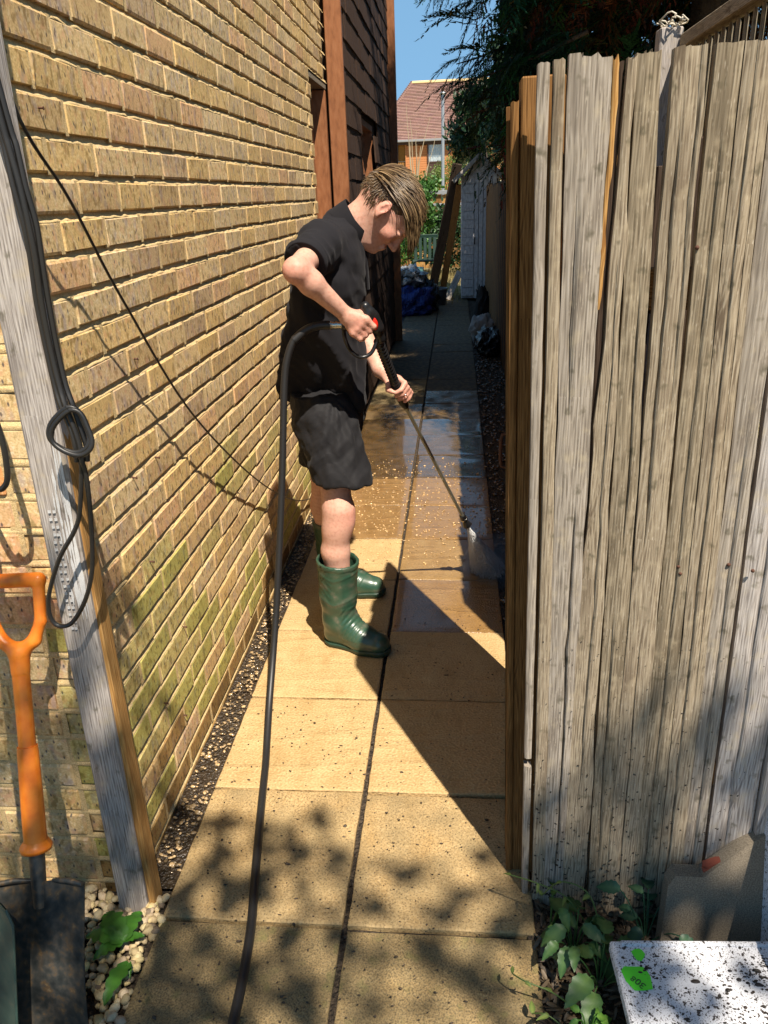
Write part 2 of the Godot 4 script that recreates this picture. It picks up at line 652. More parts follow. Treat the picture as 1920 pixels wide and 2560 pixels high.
	mat("soil_wet", C(.75, .72, .7), 0.4, {"tex": tex(so), "bump": soil_b, "depth": 1.2, "tri": 0.5, "coat": 0.5, "coat_rough": 0.2})
	var gt := tex(ramp(grey(noise(24, 0.03, 4), 512, 512), [[40, C(.16, .12, .05)], [140, C(.30, .24, .11)], [230, C(.42, .35, .18)]]))
	mat("garden_ground", C(1, 1, 1), 0.95, {"tex": gt, "tri": 1.5, "bump": soil_b, "depth": 2.0})
	mat("pebble", C(1, 1, 1), 0.7, {"vc": true, "tex": tex(ramp(sand, [[40, C(.7, .7, .7)], [200, C(1, 1, 1)]])), "tri": 0.2, "bump": brick_b, "depth": 0.1})
	mat("crumb", C(1, 1, 1), 0.6, {"vc": true})
	mat("droplet", C(.86, .87, .88), 0.3, {"back": C(.8, .8, .8), "two": true})
	mat("crumb_wet", C(1, 1, 1), 0.25, {"vc": true, "coat": 0.6})
	var con := ramp(sand, [[40, C(.12, .095, .065)], [128, C(.22, .18, .13)], [220, C(.32, .27, .20)]])
	over(con, ramp(grey(noise(25, 0.13, 2), S, S), [[0, C(.02, .02, .02, .9)], [60, C(.03, .03, .03, 0)], [255, C(0, 0, 0, 0)]]))
	mat("concrete", C(1, 1, 1), 0.9, {"tex": tex(con), "bump": brick_b, "depth": 0.3, "tri": 0.5})
	# wood
	var gr := grain(31, 384, 768, 55.0, 4)
	var gr2 := grain(37, 384, 768, 68.0, 5)
	var stain := grey(noise(32, 0.014, 3), 384, 768, 1, 4)
	var blot := grey(noise(33, 0.02, 4), 384, 768)
	var scr := grey(noise(34, 0.3, 2), 384, 768, 1, 6)
	var wb := tex(gr)
	var wb2 := tex(gr2)
	var ws := {
		"wood_grey": [[40, C(.14, .115, .09)], [120, C(.32, .275, .225)], [210, C(.44, .39, .335)]],
		"wood_tan": [[40, C(.14, .105, .07)], [120, C(.31, .25, .175)], [210, C(.43, .365, .275)]],
		"wood_olive": [[40, C(.11, .085, .055)], [120, C(.255, .205, .14)], [210, C(.38, .32, .235)]],
		"wood_brown": [[40, C(.10, .045, .014)], [120, C(.215, .105, .033)], [210, C(.32, .17, .062)]],
		"wood_orange": [[40, C(.24, .11, .03)], [120, C(.42, .23, .075)], [210, C(.55, .34, .14)]],
		"wood_dark": [[40, C(.025, .016, .011)], [120, C(.055, .036, .025)], [210, C(.095, .066, .048)]],
		"wood_shingle": [[40, C(.028, .015, .01)], [120, C(.07, .042, .03)], [210, C(.13, .085, .062)]],
		"wood_silver": [[40, C(.18, .155, .14)], [120, C(.40, .36, .33)], [210, C(.56, .52, .485)]]}
	var n := 0
	for k in ws:
		n += 1
		var src: Image = gr if n % 2 else gr2
		var w := ramp(src, ws[k])
		var lo: Color = ws[k][0][1]
		over(w, ramp(stain, [[0, C(lo.r, lo.g, lo.b, .75)], [110, C(lo.r, lo.g, lo.b, 0)], [255, C(lo.r, lo.g, lo.b, 0)]]))
		if k in ["wood_grey", "wood_tan", "wood_olive", "wood_silver"]:
			over(w, ramp(blot, [[150, C(.44, .37, .26, 0)], [230, C(.46, .38, .26, .5)], [255, C(.5, .42, .3, .6)]]))
			over(w, ramp(scr, [[190, C(.6, .53, .42, 0)], [235, C(.62, .55, .45, .6)], [255, C(.62, .55, .45, .7)]]))
			over(w, ramp(blot, [[0, C(.05, .045, .03, .7)], [62, C(.08, .07, .04, 0)], [255, C(0, 0, 0, 0)]]))
		mat(k, C(1, 1, 1), 0.85, {"tex": tex(w), "bump": wb if n % 2 else wb2, "depth": 0.11, "uvs": Vector2(1.0 / 0.36, 1.0 / 0.95), "spec": 0.3})
	var pb := tex(grey(noise(35, 0.05, 4), 512, 512, 1, 4))
	var pt := ramp(grey(noise(36, 0.03, 4), 512, 512, 1, 3), [[30, C(.20, .075, .028)], [128, C(.27, .105, .04)], [230, C(.31, .13, .055)]])
	over(pt, ramp(grey(noise(38, 0.16, 2), 512, 512), [[205, C(.4, .3, .2, 0)], [245, C(.45, .35, .26, .7)], [255, C(.45, .35, .26, .8)]]))
	mat("paint_brown", C(1, 1, 1), 0.5, {"tex": tex(pt), "bump": pb, "depth": 0.08, "tri": 0.5})
	var wt := ramp(grey(noise(39, 0.04, 4), 512, 512, 1, 2), [[30, C(.42, .40, .42)], [128, C(.56, .55, .57)], [230, C(.66, .65, .67)]])
	mat("paint_white", C(1, 1, 1), 0.6, {"tex": tex(wt), "bump": pb, "depth": 0.1, "tri": 0.8})
	var smear := ramp(grey(noise(40, 0.05, 4), 256, 512, 1, 4), [[60, C(.42, .40, .38)], [120, C(.6, .6, .6)], [255, C(.74, .74, .75)]])
	mat("paint_smear", C(1, 1, 1), 0.7, {"tex": tex(smear), "uvs": Vector2(4, 1.2)})
	# cloth, skin, rubber, plastics, metal
	var weave := tex(grey(noise(41, 0.45, 2), 256, 256))
	mat("cloth_black", C(.0145, .0140, .0168), 0.9, {"bump": weave, "depth": 0.06, "tri": 0.12, "rim": 0.25, "spec": 0.25, "world": false})
	mat("cloth_shorts", C(.0125, .0122, .0142), 0.75, {"bump": weave, "depth": 0.03, "tri": 0.1, "rim": 0.2, "spec": 0.35, "world": false})
	var sk := ramp(grey(noise(142, 0.03, 4), 256, 256), [[30, C(.80, .70, .68)], [128, C(.95, .93, .92)], [230, C(1, 1, 1)]])
	over(sk, ramp(grey(noise(143, 0.2, 2), 256, 256), [[0, C(.62, .36, .28, .5)], [50, C(.7, .5, .45, 0)], [255, C(1, 1, 1, 0)]]))
	mat("skin", C(1, 1, 1), 0.55, {"vc": true, "tex": tex(sk), "sss": 0.1, "spec": 0.4, "bump": tex(grey(noise(42, 0.2, 3), 256, 256)), "depth": 0.03, "tri": 0.12, "world": false})
	mat("hair", C(1, 1, 1), 0.42, {"vc": true, "spec": 0.5})
	var mud := ramp(grey(noise(43, 0.016, 5), 512, 512), [[90, C(.022, .062, .038)], [140, C(.03, .075, .047)], [190, C(.075, .092, .065)], [255, C(.17, .15, .11)]])
	mat("rubber_green", C(1, 1, 1), 0.34, {"tex": tex(mud), "tri": 0.5, "world": false, "coat": 0.2, "coat_rough": 0.25})
	mat("rubber_sole", C(.014, .04, .024), 0.5)
	mat("rubber_black", C(.016, .016, .017), 0.45, {"bump": weave, "depth": 0.02, "tri": 0.1})
	mat("cable_black", C(.018, .017, .016), 0.42)
	mat("plastic_black", C(.011, .011, .012), 0.32)
	mat("plastic_red", C(.75, .02, .008), 0.4)
	mat("steel", C(.55, .53, .48), 0.25, {"metal": 1.0})
	mat("steel_lance", C(.42, .41, .33), 0.42, {"metal": 0.85})
	var orr := ramp(grey(noise(44, 0.03, 4), 256, 256), [[40, C(.78, .17, .012)], [128, C(.88, .23, .018)], [225, C(.92, .29, .03)]])
	over(orr, ramp(grey(noise(45, 0.12, 2), 256, 256), [[0, C(.3, .12, .04, .6)], [45, C(.3, .12, .04, 0)], [255, C(0, 0, 0, 0)]]))
	mat("plastic_orange", C(1, 1, 1), 0.38, {"tex": tex(orr), "tri": 0.3, "world": false})
	var bl := ramp(grey(noise(46, 0.02, 5), 512, 512), [[30, C(.022, .027, .028)], [110, C(.045, .05, .05)], [160, C(.085, .08, .07)], [200, C(.16, .10, .05)], [232, C(.26, .19, .11)], [255, C(.34, .26, .16)]])
	mat("blade_worn", C(1, 1, 1), 0.45, {"tex": tex(bl), "tri": 0.3, "world": false, "metal": 0.3})
	var bg := ramp(grey(noise(47, 0.025, 4), 512, 512), [[30, C(.02, .045, .038)], [150, C(.035, .07, .058)], [215, C(.07, .08, .06)], [255, C(.25, .2, .12)]])
	mat("blade_green", C(1, 1, 1), 0.5, {"tex": tex(bg), "tri": 0.5, "world": false})
	mat("iron", C(.05, .045, .04), 0.5, {"metal": 0.7})
	var ty := ramp(sand, [[40, C(.56, .57, .61)], [200, C(.66, .67, .71)]])
	over(ty, ramp(grey(noise(48, 0.10, 4), S, S), [[0, C(.016, .012, .011, 1)], [70, C(.03, .022, .02, .95)], [80, C(.1, .08, .07, 0)], [255, C(0, 0, 0, 0)]]))
	over(ty, ramp(grey(noise(148, 0.035, 4), S, S), [[0, C(.016, .012, .011, 1)], [66, C(.03, .022, .02, .95)], [76, C(.1, .08, .07, 0)], [255, C(0, 0, 0, 0)]]))
	over(ty, ramp(grey(noise(149, 0.3, 2), S, S), [[0, C(.03, .025, .022, .9)], [52, C(.06, .05, .05, 0)], [255, C(0, 0, 0, 0)]]))
	mat("foam_dirty", C(1, 1, 1), 0.85, {"tex": tex(ty), "tri": 0.46})
	mat("tape_green", C(.09, .72, .03), 0.5)
	mat("ink", C(.03, .06, .03), 0.8)
	# leaves
	mat("leaf", C(1, 1, 1), 0.45, {"vc": true, "back": C(.3, .42, .06), "two": true})
	mat("needle", C(1, 1, 1), 0.7, {"vc": true, "two": true, "spec": 0.2})
	mat("leaf_shade", C(1, 1, 1), 0.5, {"vc": true, "back": C(.2, .3, .05), "two": true})
	var bk := ramp(grey(noise(49, 0.03, 4), 256, 256, 1, 4), [[40, C(.03, .02, .012)], [200, C(.09, .065, .045)]])
	mat("bark", C(1, 1, 1), 0.95, {"tex": tex(bk), "tri": 0.5, "bump": soil_b, "depth": 1.0})
	mat("twig_pale", C(.42, .34, .22), 0.9)
	# far things
	var rt := ramp(grey(noise(50, 0.06, 4), 512, 512), [[40, C(.20, .115, .095)], [128, C(.30, .18, .15)], [220, C(.38, .245, .21)]])
	mat("roof_tile", C(1, 1, 1), 0.9, {"tex": tex(rt), "tri": 2.2, "vc": true})
	mat("far_brick", C(.62, .40, .15), 0.95, {"tex": brick_t, "tri": 1.2})
	mat("cedar_board", C(.52, .21, .075), 0.8, {"bump": pb, "depth": 0.3, "tri": 1.0})
	mat("frame_brown", C(.06, .03, .02), 0.6)
	mat("net_curtain", C(.62, .68, .68), 0.85, {"bump": tex(grey(noise(51, 0.06, 3), 256, 256, 1, 8)), "depth": 6.0, "tri": 1.2})
	mat("pane", C(.6, .7, .75, .12), 0.04)
	mat("room_plaster", C(.42, .40, .36), 0.9)
	mat("galvanised", C(.45, .48, .5), 0.4, {"metal": 0.6})
	mat("bag_blue", C(.01, .035, .22), 0.4, {"bump": tex(grey(noise(52, 0.03, 4), 256, 256)), "depth": 3.0, "tri": 0.5})
	mat("bag_black", C(.012, .012, .014), 0.28, {"bump": tex(grey(noise(53, 0.03, 4), 256, 256)), "depth": 4.0, "tri": 0.6})
	mat("bag_clear", C(.5, .52, .54), 0.2, {"bump": tex(grey(noise(54, 0.03, 4), 256, 256)), "depth": 5.0, "tri": 0.6})
	mat("plastic_teal", C(.10, .26, .28), 0.4)
	mat("plastic_green", C(.008, .03, .02), 0.45)
	mat("bucket_plastic", C(.09, .09, .1), 0.5)
	mat("lid_pale", C(.26, .27, .28), 0.5)
	mat("stone_white", C(.46, .45, .44), 0.85, {"bump": soil_b, "depth": 1.5, "tri": 0.5})
	mat("brick_chip", C(.24, .06, .035), 0.9, {"bump": brick_b, "depth": 0.3, "tri": 0.4})
	mat("string_pale", C(.6, .55, .45), 0.9)
	mat("rust", C(.08, .03, .015), 0.8)
	mat("ring", C(.7, .7, .7), 0.2, {"metal": 1.0})
	mat("eye_white", C(.7, .68, .66), 0.2)
	mat("eye_dark", C(.03, .04, .05), 0.2)
	mat("felt_dark", C(.035, .03, .028), 0.95, {"bump": brick_b, "depth": 0.4, "tri": 0.4})

var camera: Camera3D
func _ready() -> void:
	rng.seed = 20240607
	camera = Camera3D.new()
	camera.name = "camera"
	add_child(camera)
	camera.fov = 67.27
	camera.near = 0.05
	camera.far = 400.0
	var bz := Vector3(0.09283, 0.38182, 0.91956)
	var by := Vector3(-0.0009, 0.92385, -0.38276)
	var bx := by.cross(bz).normalized()
	bz = bx.cross(by).normalized()
	camera.transform = Transform3D(Basis(bx, by.normalized(), bz), Vector3(0, 1.62, 0))
	camera.current = true
	var we := WorldEnvironment.new()
	we.name = "world_environment"
	var env := Environment.new()
	env.background_mode = Environment.BG_SKY
	var sm := ProceduralSkyMaterial.new()
	sm.sky_top_color = Color(0.085, 0.165, 0.34).linear_to_srgb()
	sm.sky_horizon_color = Color(0.32, 0.64, 1.0).linear_to_srgb()
	sm.sky_curve = 0.75
	sm.ground_bottom_color = Color(0.12, 0.11, 0.09).linear_to_srgb()
	sm.ground_horizon_color = Color(0.22, 0.25, 0.26).linear_to_srgb()
	sm.sun_angle_max = 8.0
	sm.sun_curve = 0.1
	var sky := Sky.new()
	sky.sky_material = sm
	env.sky = sky
	env.background_energy_multiplier = 0.46
	env.tonemap_mode = Environment.TONE_MAPPER_LINEAR
	env.tonemap_exposure = 1.85
	env.sdfgi_enabled = true
	env.ssao_enabled = true
	env.ssil_enabled = true
	env.volumetric_fog_enabled = true
	env.volumetric_fog_density = 0.0
	we.environment = env
	add_child(we)
	var sun := DirectionalLight3D.new()
	sun.name = "sun"
	sun.light_energy = 1.55
	sun.light_color = Color(1.0, 0.955, 0.885)
	sun.light_angular_distance = 0.53
	sun.shadow_enabled = true
	add_child(sun)
	sun.look_at_from_position(Vector3.ZERO, Vector3(-0.48, -1.80, -0.93), Vector3.UP)
	make_materials()
	build_ground()
	build_house()
	build_fences()
	build_trees()
	build_far()
	build_post_and_tools()
	build_corner_right()
	build_person()
	build_washer()
	build_litter()

func ground_sheet(called: String, m: Material, x0: float, x1: float, z0: float, z1: float, y: float, step: float, amp: float, n: FastNoiseLite, kind := "structure") -> MeshInstance3D:
	var mb := MB.new()
	var nx := int(ceil((x1 - x0) / step))
	var nz := int(ceil((z1 - z0) / step))
	var g := []
	for k in nz + 1:
		var row := []
		for j in nx + 1:
			var x := lerpf(x0, x1, float(j) / nx)
			var z := lerpf(z0, z1, float(k) / nz)
			row.append(Vector3(x, y + amp * n.get_noise_2d(x * 100.0, z * 100.0), z))
		row.reverse()
		g.append(row)
	mb.rows(g)
	return setting(called, mb.mesh(), m, kind)

func pebble_mesh(sd: int) -> ArrayMesh:
	var r := RandomNumberGenerator.new()
	r.seed = sd
	var mb := MB.new()
	var rings := []
	var sq := r.randf_range(0.45, 0.75)
	for k in 5:
		var a := PI * (k + 0.0) / 4.0 - PI / 2.0
		var row := []
		for s in 7:
			var f := TAU * s / 7.0
			var w := 1.0 + r.randf_range(-0.16, 0.16)
			var rad := maxf(cos(a), 0.02)
			row.append(Vector3(cos(f) * rad * w, sin(a) * sq * w, -sin(f) * rad * w * 0.8))
		row.append(row[0])
		rings.append(row)
	mb.rows(rings)
	return mb.mesh()

func rot(ax := Vector3.UP) -> Basis:
	return Basis(ax, rr(0, TAU))

func any_rot() -> Basis:
	return Basis.from_euler(Vector3(rr(0, TAU), rr(0, TAU), rr(0, TAU)))

func build_ground() -> void:
	rng.seed = 101
	var n := noise(60, 0.05, 3)
	var mb := MB.new()
	mb.poly([Vector3(-150, -0.09, 60), Vector3(150, -0.09, 60), Vector3(150, -0.09, -220), Vector3(-150, -0.09, -220)], [Vector2.ZERO, Vector2.RIGHT, Vector2.ONE, Vector2.DOWN])
	setting("ground", mb.mesh(), M.garden_ground)
	ground_sheet("lawn", M.garden_ground, -3.0, 3.0, -26.0, -13.2, -0.02, 0.3, 0.03, n)
	ground_sheet("soil_strip", M.soil_wet, -0.81, -0.70, -13.0, -1.40, -0.012, 0.03, 0.012, n)
	ground_sheet("soil_bed", M.soil, 0.185, 0.62, -13.2, -1.30, -0.02, 0.045, 0.03, n)
	ground_sheet("soil_patch", M.soil, 0.17, 2.2, -1.45, 0.6, -0.012, 0.045, 0.03, n)
	ground_sheet("gravel_base", M.soil, -2.6, -0.71, -1.42, 0.6, -0.03, 0.05, 0.015, n)
	# paving slabs
	var path := Node3D.new()
	path.name = "path"
	add_child(path)
	path.set_meta("kind", "structure")
	var hn := noise(61, 0.9, 4)
	for row in range(-3, 27):
		for side in 2:
			var z0 := -1.312 - 0.4497 * row
			var x0 := -0.718 if side == 0 else -0.258
			var w := 0.446
			var mm: Material
			var lift := rr(-0.002, 0.002)
			if row <= -1:
				mm = M.slab_dirty
				lift = -0.006
			elif row == 0:
				mm = M.slab_speckled
			elif row == 1:
				mm = M.slab_clean
			elif row == 2:
				mm = M.slab_clean if side == 0 else M.slab_clean_pale
			elif row == 3:
				mm = M.slab_clean_pale if side == 0 else M.slab_wet_clean
			elif row == 4:
				mm = M.slab_clean if side == 0 else M.slab_damp
			elif row == 5 or row == 6:
				mm = M.slab_wet_clean
			elif row <= 9:
				mm = M.slab_wet
			elif row <= 10 or row == 11 and side == 1:
				mm = M.slab_wet_edge
			elif row <= 12:
				mm = M.slab_dirty if side == 0 else M.slab_grimy
			else:
				mm = M.slab_grimy
			var g := 13 if row < 8 else 5
			var tilt := Vector2(rr(-.004, .004), rr(-.004, .004))
			var s := MB.new()
			var rws := []
			var l := 0.441
			var st := [0.0, 0.009]
			for k in range(1, g):
				st.append(float(k) / g)
			st.append(0.991)
			st.append(1.0)
			var ns := st.size()
			for k in ns:
				var r := []
				for j in ns:
					var a: float = st[j]
					var b: float = st[k]
					var px := x0 + a * w
					var pz := z0 - 0.004 - b * l
					var edge := minf(minf(a, 1.0 - a), minf(b, 1.0 - b))
					var y := lift + tilt.x * (a - .5) + tilt.y * (b - .5) + 0.0035 * hn.get_noise_3d(px * 1.4, side * 9.0, pz * 3.0 + row * 3.1) - (0.004 if edge <= 0.001 else 0.0)
					px += rr(-.0012, .0012) if edge <= 0.001 else 0.0
					pz += rr(-.0012, .0012) if edge <= 0.001 else 0.0
					r.append(Vector3(px, y, pz))
				rws.append(r)
			s.rows(rws)
			var rim := []
			for k in ns - 1:
				rim.append(rws[0][k])
			for k in ns - 1:
				rim.append(rws[k][ns - 1])
			for k in ns - 1:
				rim.append(rws[ns - 1][ns - 1 - k])
			for k in ns:
				rim.append(rws[ns - 1 - k][0])
			var low := []
			for q in rim:
				low.append(Vector3(q.x, -0.05, q.z))
			s.rows([low, rim])
			part(path, "slab", s.mesh(), mm)
	# bed of dark soil in the joints
	var bed := MB.new()
	bed.poly([Vector3(-0.72, -0.018, 0.1), Vector3(0.19, -0.018, 0.1), Vector3(0.19, -0.018, -13.3), Vector3(-0.72, -0.018, -13.3)], [Vector2.ZERO, Vector2.RIGHT, Vector2.ONE, Vector2.DOWN])
	part(path, "joint_bed", bed.mesh(), M.soil)

# ---------------------------------------------------------------- house on the left
const WX := -0.81
const CH := 0.076
const BL := 0.2175

func tone_for(y: float, z: float, near: bool) -> String:
	var a := rng.randf()
	if near and y < 0.1:
		return "wet_dirty" if a < 0.55 else "dirty"
	if near and y < 0.26:
		return ["dirty", "algae", "brown", "algae", "purple"][int(a * 5.0)]
	if near and y < 0.85:
		var g := clampf((z + 2.9) / 1.3, 0.0, 1.0) * clampf((0.95 - y) / 0.45, 0.0, 1.0)
		if rng.randf() < g * 0.95:
			return "algae" if a < 0.5 else "algae_pale"
		if rng.randf() < 0.3:
			return "algae_pale"
	return ["buff", "buff", "yellow", "yellow", "pale", "brown", "brown", "purple", "pink", "buff", "yellow", "pale"][int(a * 11.9)]

func build_house() -> void:
	rng.seed = 102
	var house := thing("brick_house", "yellow stock brick house side with brown corner boards and dark wooden shingles", "house", Vector3(WX - 0.05, 0, -3.2))
	# variants of one brick: long axis z, face towards +x
	var vars := []
	for k in 10:
		var b := MB.new()
		b.box(Transform3D.IDENTITY, Vector3(0.1, 0.0625, 0.2085), 0.004, 0.002, rng)
		vars.append([b, b.mesh()])
	var inv := camera.transform.affine_inverse()
	var all := []
	var mortar := MB.new()
	var wn := noise(62, 9.0, 3)
	for r in range(-1, 42):
		var yc := 0.004 + CH * (r + 0.5)
		for b in 18:
			var z := -1.404 - BL * (b + 0.5) + (BL * 0.5 if r % 2 else 0.0)
			var e := -4.83 if yc < 2.27 else -5.47
			if z - BL * 0.5 < e - 0.11 or z > -1.35:
				continue
			var at := Vector3(WX - 0.05 + rr(-.0012, .0012), yc + rr(-.001, .001), z + rr(-.001, .001))
			var bs := Basis.from_euler(Vector3(rr(-.006, .006), rr(-.004, .004), 0))
			if b == 0 and r % 2:
				bs = bs.scaled(Vector3(1, 1, 0.48))
				at.z -= 0.052
			if z - BL * 0.5 < e:
				bs = bs.scaled(Vector3(1, 1, 0.5))
				at.z = e + 0.055
			all.append([at, bs, tone_for(yc, z, true)])
			# upright joint, nearly flush
			var zz := at.z - 0.104 * bs.z.length()
			var dj := rr(.0006, .0022)
			mortar.poly([Vector3(WX - dj, yc - .034, zz + .004), Vector3(WX - dj, yc - .034, zz - .0135), Vector3(WX - dj - .0004, yc + .034, zz - .0135), Vector3(WX - dj - .0004, yc + .034, zz + .004)], [Vector2.ZERO, Vector2.ZERO, Vector2.ZERO, Vector2.ZERO])
		# bed joint under the course: deep at the top, struck out at the foot
		var rows := [[], [], [], []]
		var zz := -1.40
		var e2 := -4.83 if yc < 2.27 else -5.47
		while zz > e2:
			var yb := yc - CH * 0.5
			var q := wn.get_noise_2d(zz * 30.0, r * 7.7)
			rows[0].append(Vector3(WX - .012, yb + .011, zz))
			rows[1].append(Vector3(WX - .0085 - .002 * q, yb - .0015 + .004 * q, zz))
			rows[2].append(Vector3(WX - .0022 + .0042 * q, yb - .0050 + .0045 * q, zz))
			rows[3].append(Vector3(WX - .002, yb - .0088 + .002 * q, zz))
			zz -= 0.022
		mortar.rows(rows)
	# the part that faces the street: plane z = -1.40
	var fm := MB.new()
	for r in range(-1, 24):
		var yc := 0.004 + CH * (r + 0.5)
		for b in 6:
			var x := WX - 0.104 - BL * (b + 0.5) + (BL * 0.5 if r % 2 else 0.0)
			var at := Vector3(x + rr(-.001, .001), yc + rr(-.001, .001), -1.452 + rr(-.002, .002))
			var fsc := Vector3.ONE
			if b == 0 and r % 2:
				fsc = Vector3(1, 1, 0.48)
				at.x -= 0.054
			fsc.y = 1.05
			var tn: String = tone_for(yc, -3.0, false)
			if yc > 0.75 and rng.randf() < 0.5:
				tn = ["red", "pink", "brown", "pink"][rng.randi() % 4]
			all.append([at, Basis(Vector3.UP, -PI / 2) * Basis.from_euler(Vector3(rr(-.006, .006), rr(-.006, .006), 0)) * Basis.from_scale(fsc), tn])
			var xx := x - BL * 0.5
			fm.poly([Vector3(xx - .009, yc - .036, -1.4035), Vector3(xx + .009, yc - .036, -1.4035), Vector3(xx + .009, yc + .036, -1.4045), Vector3(xx - .009, yc + .036, -1.4045)], [Vector2.ZERO, Vector2.ZERO, Vector2.ZERO, Vector2.ZERO])
		var rows := [[], [], [], []]
		var xx := WX - 0.005
		while xx > -2.2:
			var yb := yc - CH * 0.5
			var q := wn.get_noise_2d(xx * 30.0, r * 9.7 + 100.0)
			rows[0].append(Vector3(xx, yb + .009, -1.4085))
			rows[1].append(Vector3(xx, yb + .002 + .002 * q, -1.4055 - .002 * q))
			rows[2].append(Vector3(xx, yb - .003 + .002 * q, -1.4040 - .0015 * q))
			rows[3].append(Vector3(xx, yb - .008, -1.4065))
			xx -= 0.022
		fm.poly([Vector3(-.930, yc - .036, -1.4055), Vector3(-.905, yc - .036, -1.4055), Vector3(-.905, yc + .036, -1.4060), Vector3(-.930, yc + .036, -1.4060)], [Vector2.ZERO, Vector2.ZERO, Vector2.ZERO, Vector2.ZERO])
		for k in 4:
			rows[k].reverse()
		rows.reverse()
		fm.rows(rows)
	# the 300 bricks that show largest are parts, the rest one mass
	for a in all:
		var p: Vector3 = inv * a[0]
		var sx := absf(p.x / -p.z) if p.z < -0.1 else 9.0
		var sy := absf(p.y / -p.z) if p.z < -0.1 else 9.0
		var seen := p.z < -0.1 and sx < 0.56 and sy < 0.72
		a.append((1.0 / p.length_squared() if seen else 0.0))
	all.sort_custom(func(a, b): return a[3] > b[3])
	var rest := MB.new()
	var wall := Node3D.new()
	wall.name = "wall"
	house.add_child(wall)
	wall.position = Vector3.ZERO
	for k in all.size():
		var a: Array = all[k]
		var vr: Array = vars[rng.randi() % vars.size()]
		if k < 300 and a[3] > 0.0:
			var o := part(wall, "brick", vr[1], M["brick_" + a[2]], true)
			o.transform = Transform3D(a[1], a[0] - house.position)
		else:
			rest.add(vr[0], Transform3D(a[1], a[0]), M["brick_" + a[2]].albedo_color.srgb_to_linear())
	var rs := part(house, "brickwork", rest.mesh(), M.brick_rest)
	rs.set_meta("kind", "stuff")
	mortar.add(fm, Transform3D.IDENTITY)
	part(house, "mortar", mortar.mesh(), M.mortar)
	var core := MB.new()
	core.box(Transform3D(Basis.IDENTITY, Vector3(WX - .56, 1.55, -3.1)), Vector3(1.08, 3.3, 3.36))
	core.box(Transform3D(Basis.IDENTITY, Vector3(WX - .56, 2.78, -5.12)), Vector3(1.08, 0.9, 0.66))
	core.box(Transform3D(Basis.IDENTITY, Vector3(WX - .70, 1.55, -5.1)), Vector3(1.0, 3.3, 0.7))
	core.box(Transform3D(Basis.IDENTITY, Vector3(-1.75, 0.9, -1.6)), Vector3(1.0, 1.9, 0.36))
	part(house, "wall_core", core.mesh(), M.mortar)
	# doorway: lintel soffit, door in the recess, corner boards
	var d := MB.new()
	d.box(Transform3D(Basis.IDENTITY, Vector3(WX - .06, 2.255, -5.13)), Vector3(0.11, 0.03, 0.6), 0.002)
	part(house, "lintel", d.mesh(), M.concrete)
	d = MB.new()
	d.box(Transform3D(Basis.IDENTITY, Vector3(WX - .115, 1.12, -5.14)), Vector3(0.05, 2.24, 0.60), 0.003)
	part(house, "door", d.mesh(), M.paint_brown)
	d = MB.new()
	d.box(Transform3D(Basis.IDENTITY, Vector3(WX - .05, 1.12, -5.395)), Vector3(0.09, 2.23, 0.05), 0.004)
	part(house, "door_frame", d.mesh(), M.paint_brown)
	d = MB.new()
	d.box(Transform3D(Basis.IDENTITY, Vector3(-.752, 1.9, -5.455)), Vector3(0.105, 3.9, 0.045), 0.004)
	part(house, "corner_board", d.mesh(), M.paint_brown)
	d = MB.new()
	d.box(Transform3D(Basis.IDENTITY, Vector3(-.70, 1.9, -9.27)), Vector3(0.13, 3.9, 0.06), 0.004)
	part(house, "corner_board", d.mesh(), M.paint_brown)
	# shingled wall, plane x = -0.71, with a dark window; frames, sill, pane
	var sw := MB.new()
	sw.box(Transform3D(Basis.IDENTITY, Vector3(-1.15, 1.9, -6.01)), Vector3(0.8, 3.9, 1.06))
	sw.box(Transform3D(Basis.IDENTITY, Vector3(-1.15, 1.9, -8.45)), Vector3(0.8, 3.9, 1.58))
	sw.box(Transform3D(Basis.IDENTITY, Vector3(-1.15, 0.62, -7.1)), Vector3(0.8, 1.35, 1.12))
	sw.box(Transform3D(Basis.IDENTITY, Vector3(-1.15, 3.02, -7.1)), Vector3(0.8, 1.66, 1.12))
	part(house, "shingle_backing", sw.mesh(), M.wood_dark)
	var win := MB.new()
	win.box(Transform3D(Basis.IDENTITY, Vector3(-.80, 1.74, -6.57)), Vector3(0.1, 0.9, 0.06), 0.003)
	win.box(Transform3D(Basis.IDENTITY, Vector3(-.80, 1.74, -7.63)), Vector3(0.1, 0.9, 0.06), 0.003)
	win.box(Transform3D(Basis.IDENTITY, Vector3(-.80, 2.165, -7.1)), Vector3(0.1, 0.05, 1.0), 0.003)
	win.box(Transform3D(Basis.IDENTITY, Vector3(-.79, 1.315, -7.1)), Vector3(0.16, 0.04, 1.1), 0.003)
	var wn2 := part(house, "window", win.mesh(), M.paint_brown)
	var pn := MB.new()
	pn.box(Transform3D(Basis.IDENTITY, Vector3(-.82, 1.74, -7.1)), Vector3(0.006, 0.84, 1.02))
	part(wn2, "pane", pn.mesh(), M.pane)
	var room := MB.new()
	for q in [[Vector3(-3.6, 1.5, -7.1), Vector3(.05, 2.6, 3.2)], [Vector3(-2.55, 1.5, -5.5), Vector3(2.1, 2.6, .05)], [Vector3(-2.55, 1.5, -8.7), Vector3(2.1, 2.6, .05)], [Vector3(-2.55, .2, -7.1), Vector3(2.1, .05, 3.2)], [Vector3(-2.55, 2.8, -7.1), Vector3(2.1, .05, 3.2)]]:
		room.box(Transform3D(Basis.IDENTITY, q[0]), q[1])
	part(house, "room", room.mesh(), M.room_plaster)
	var shv := []
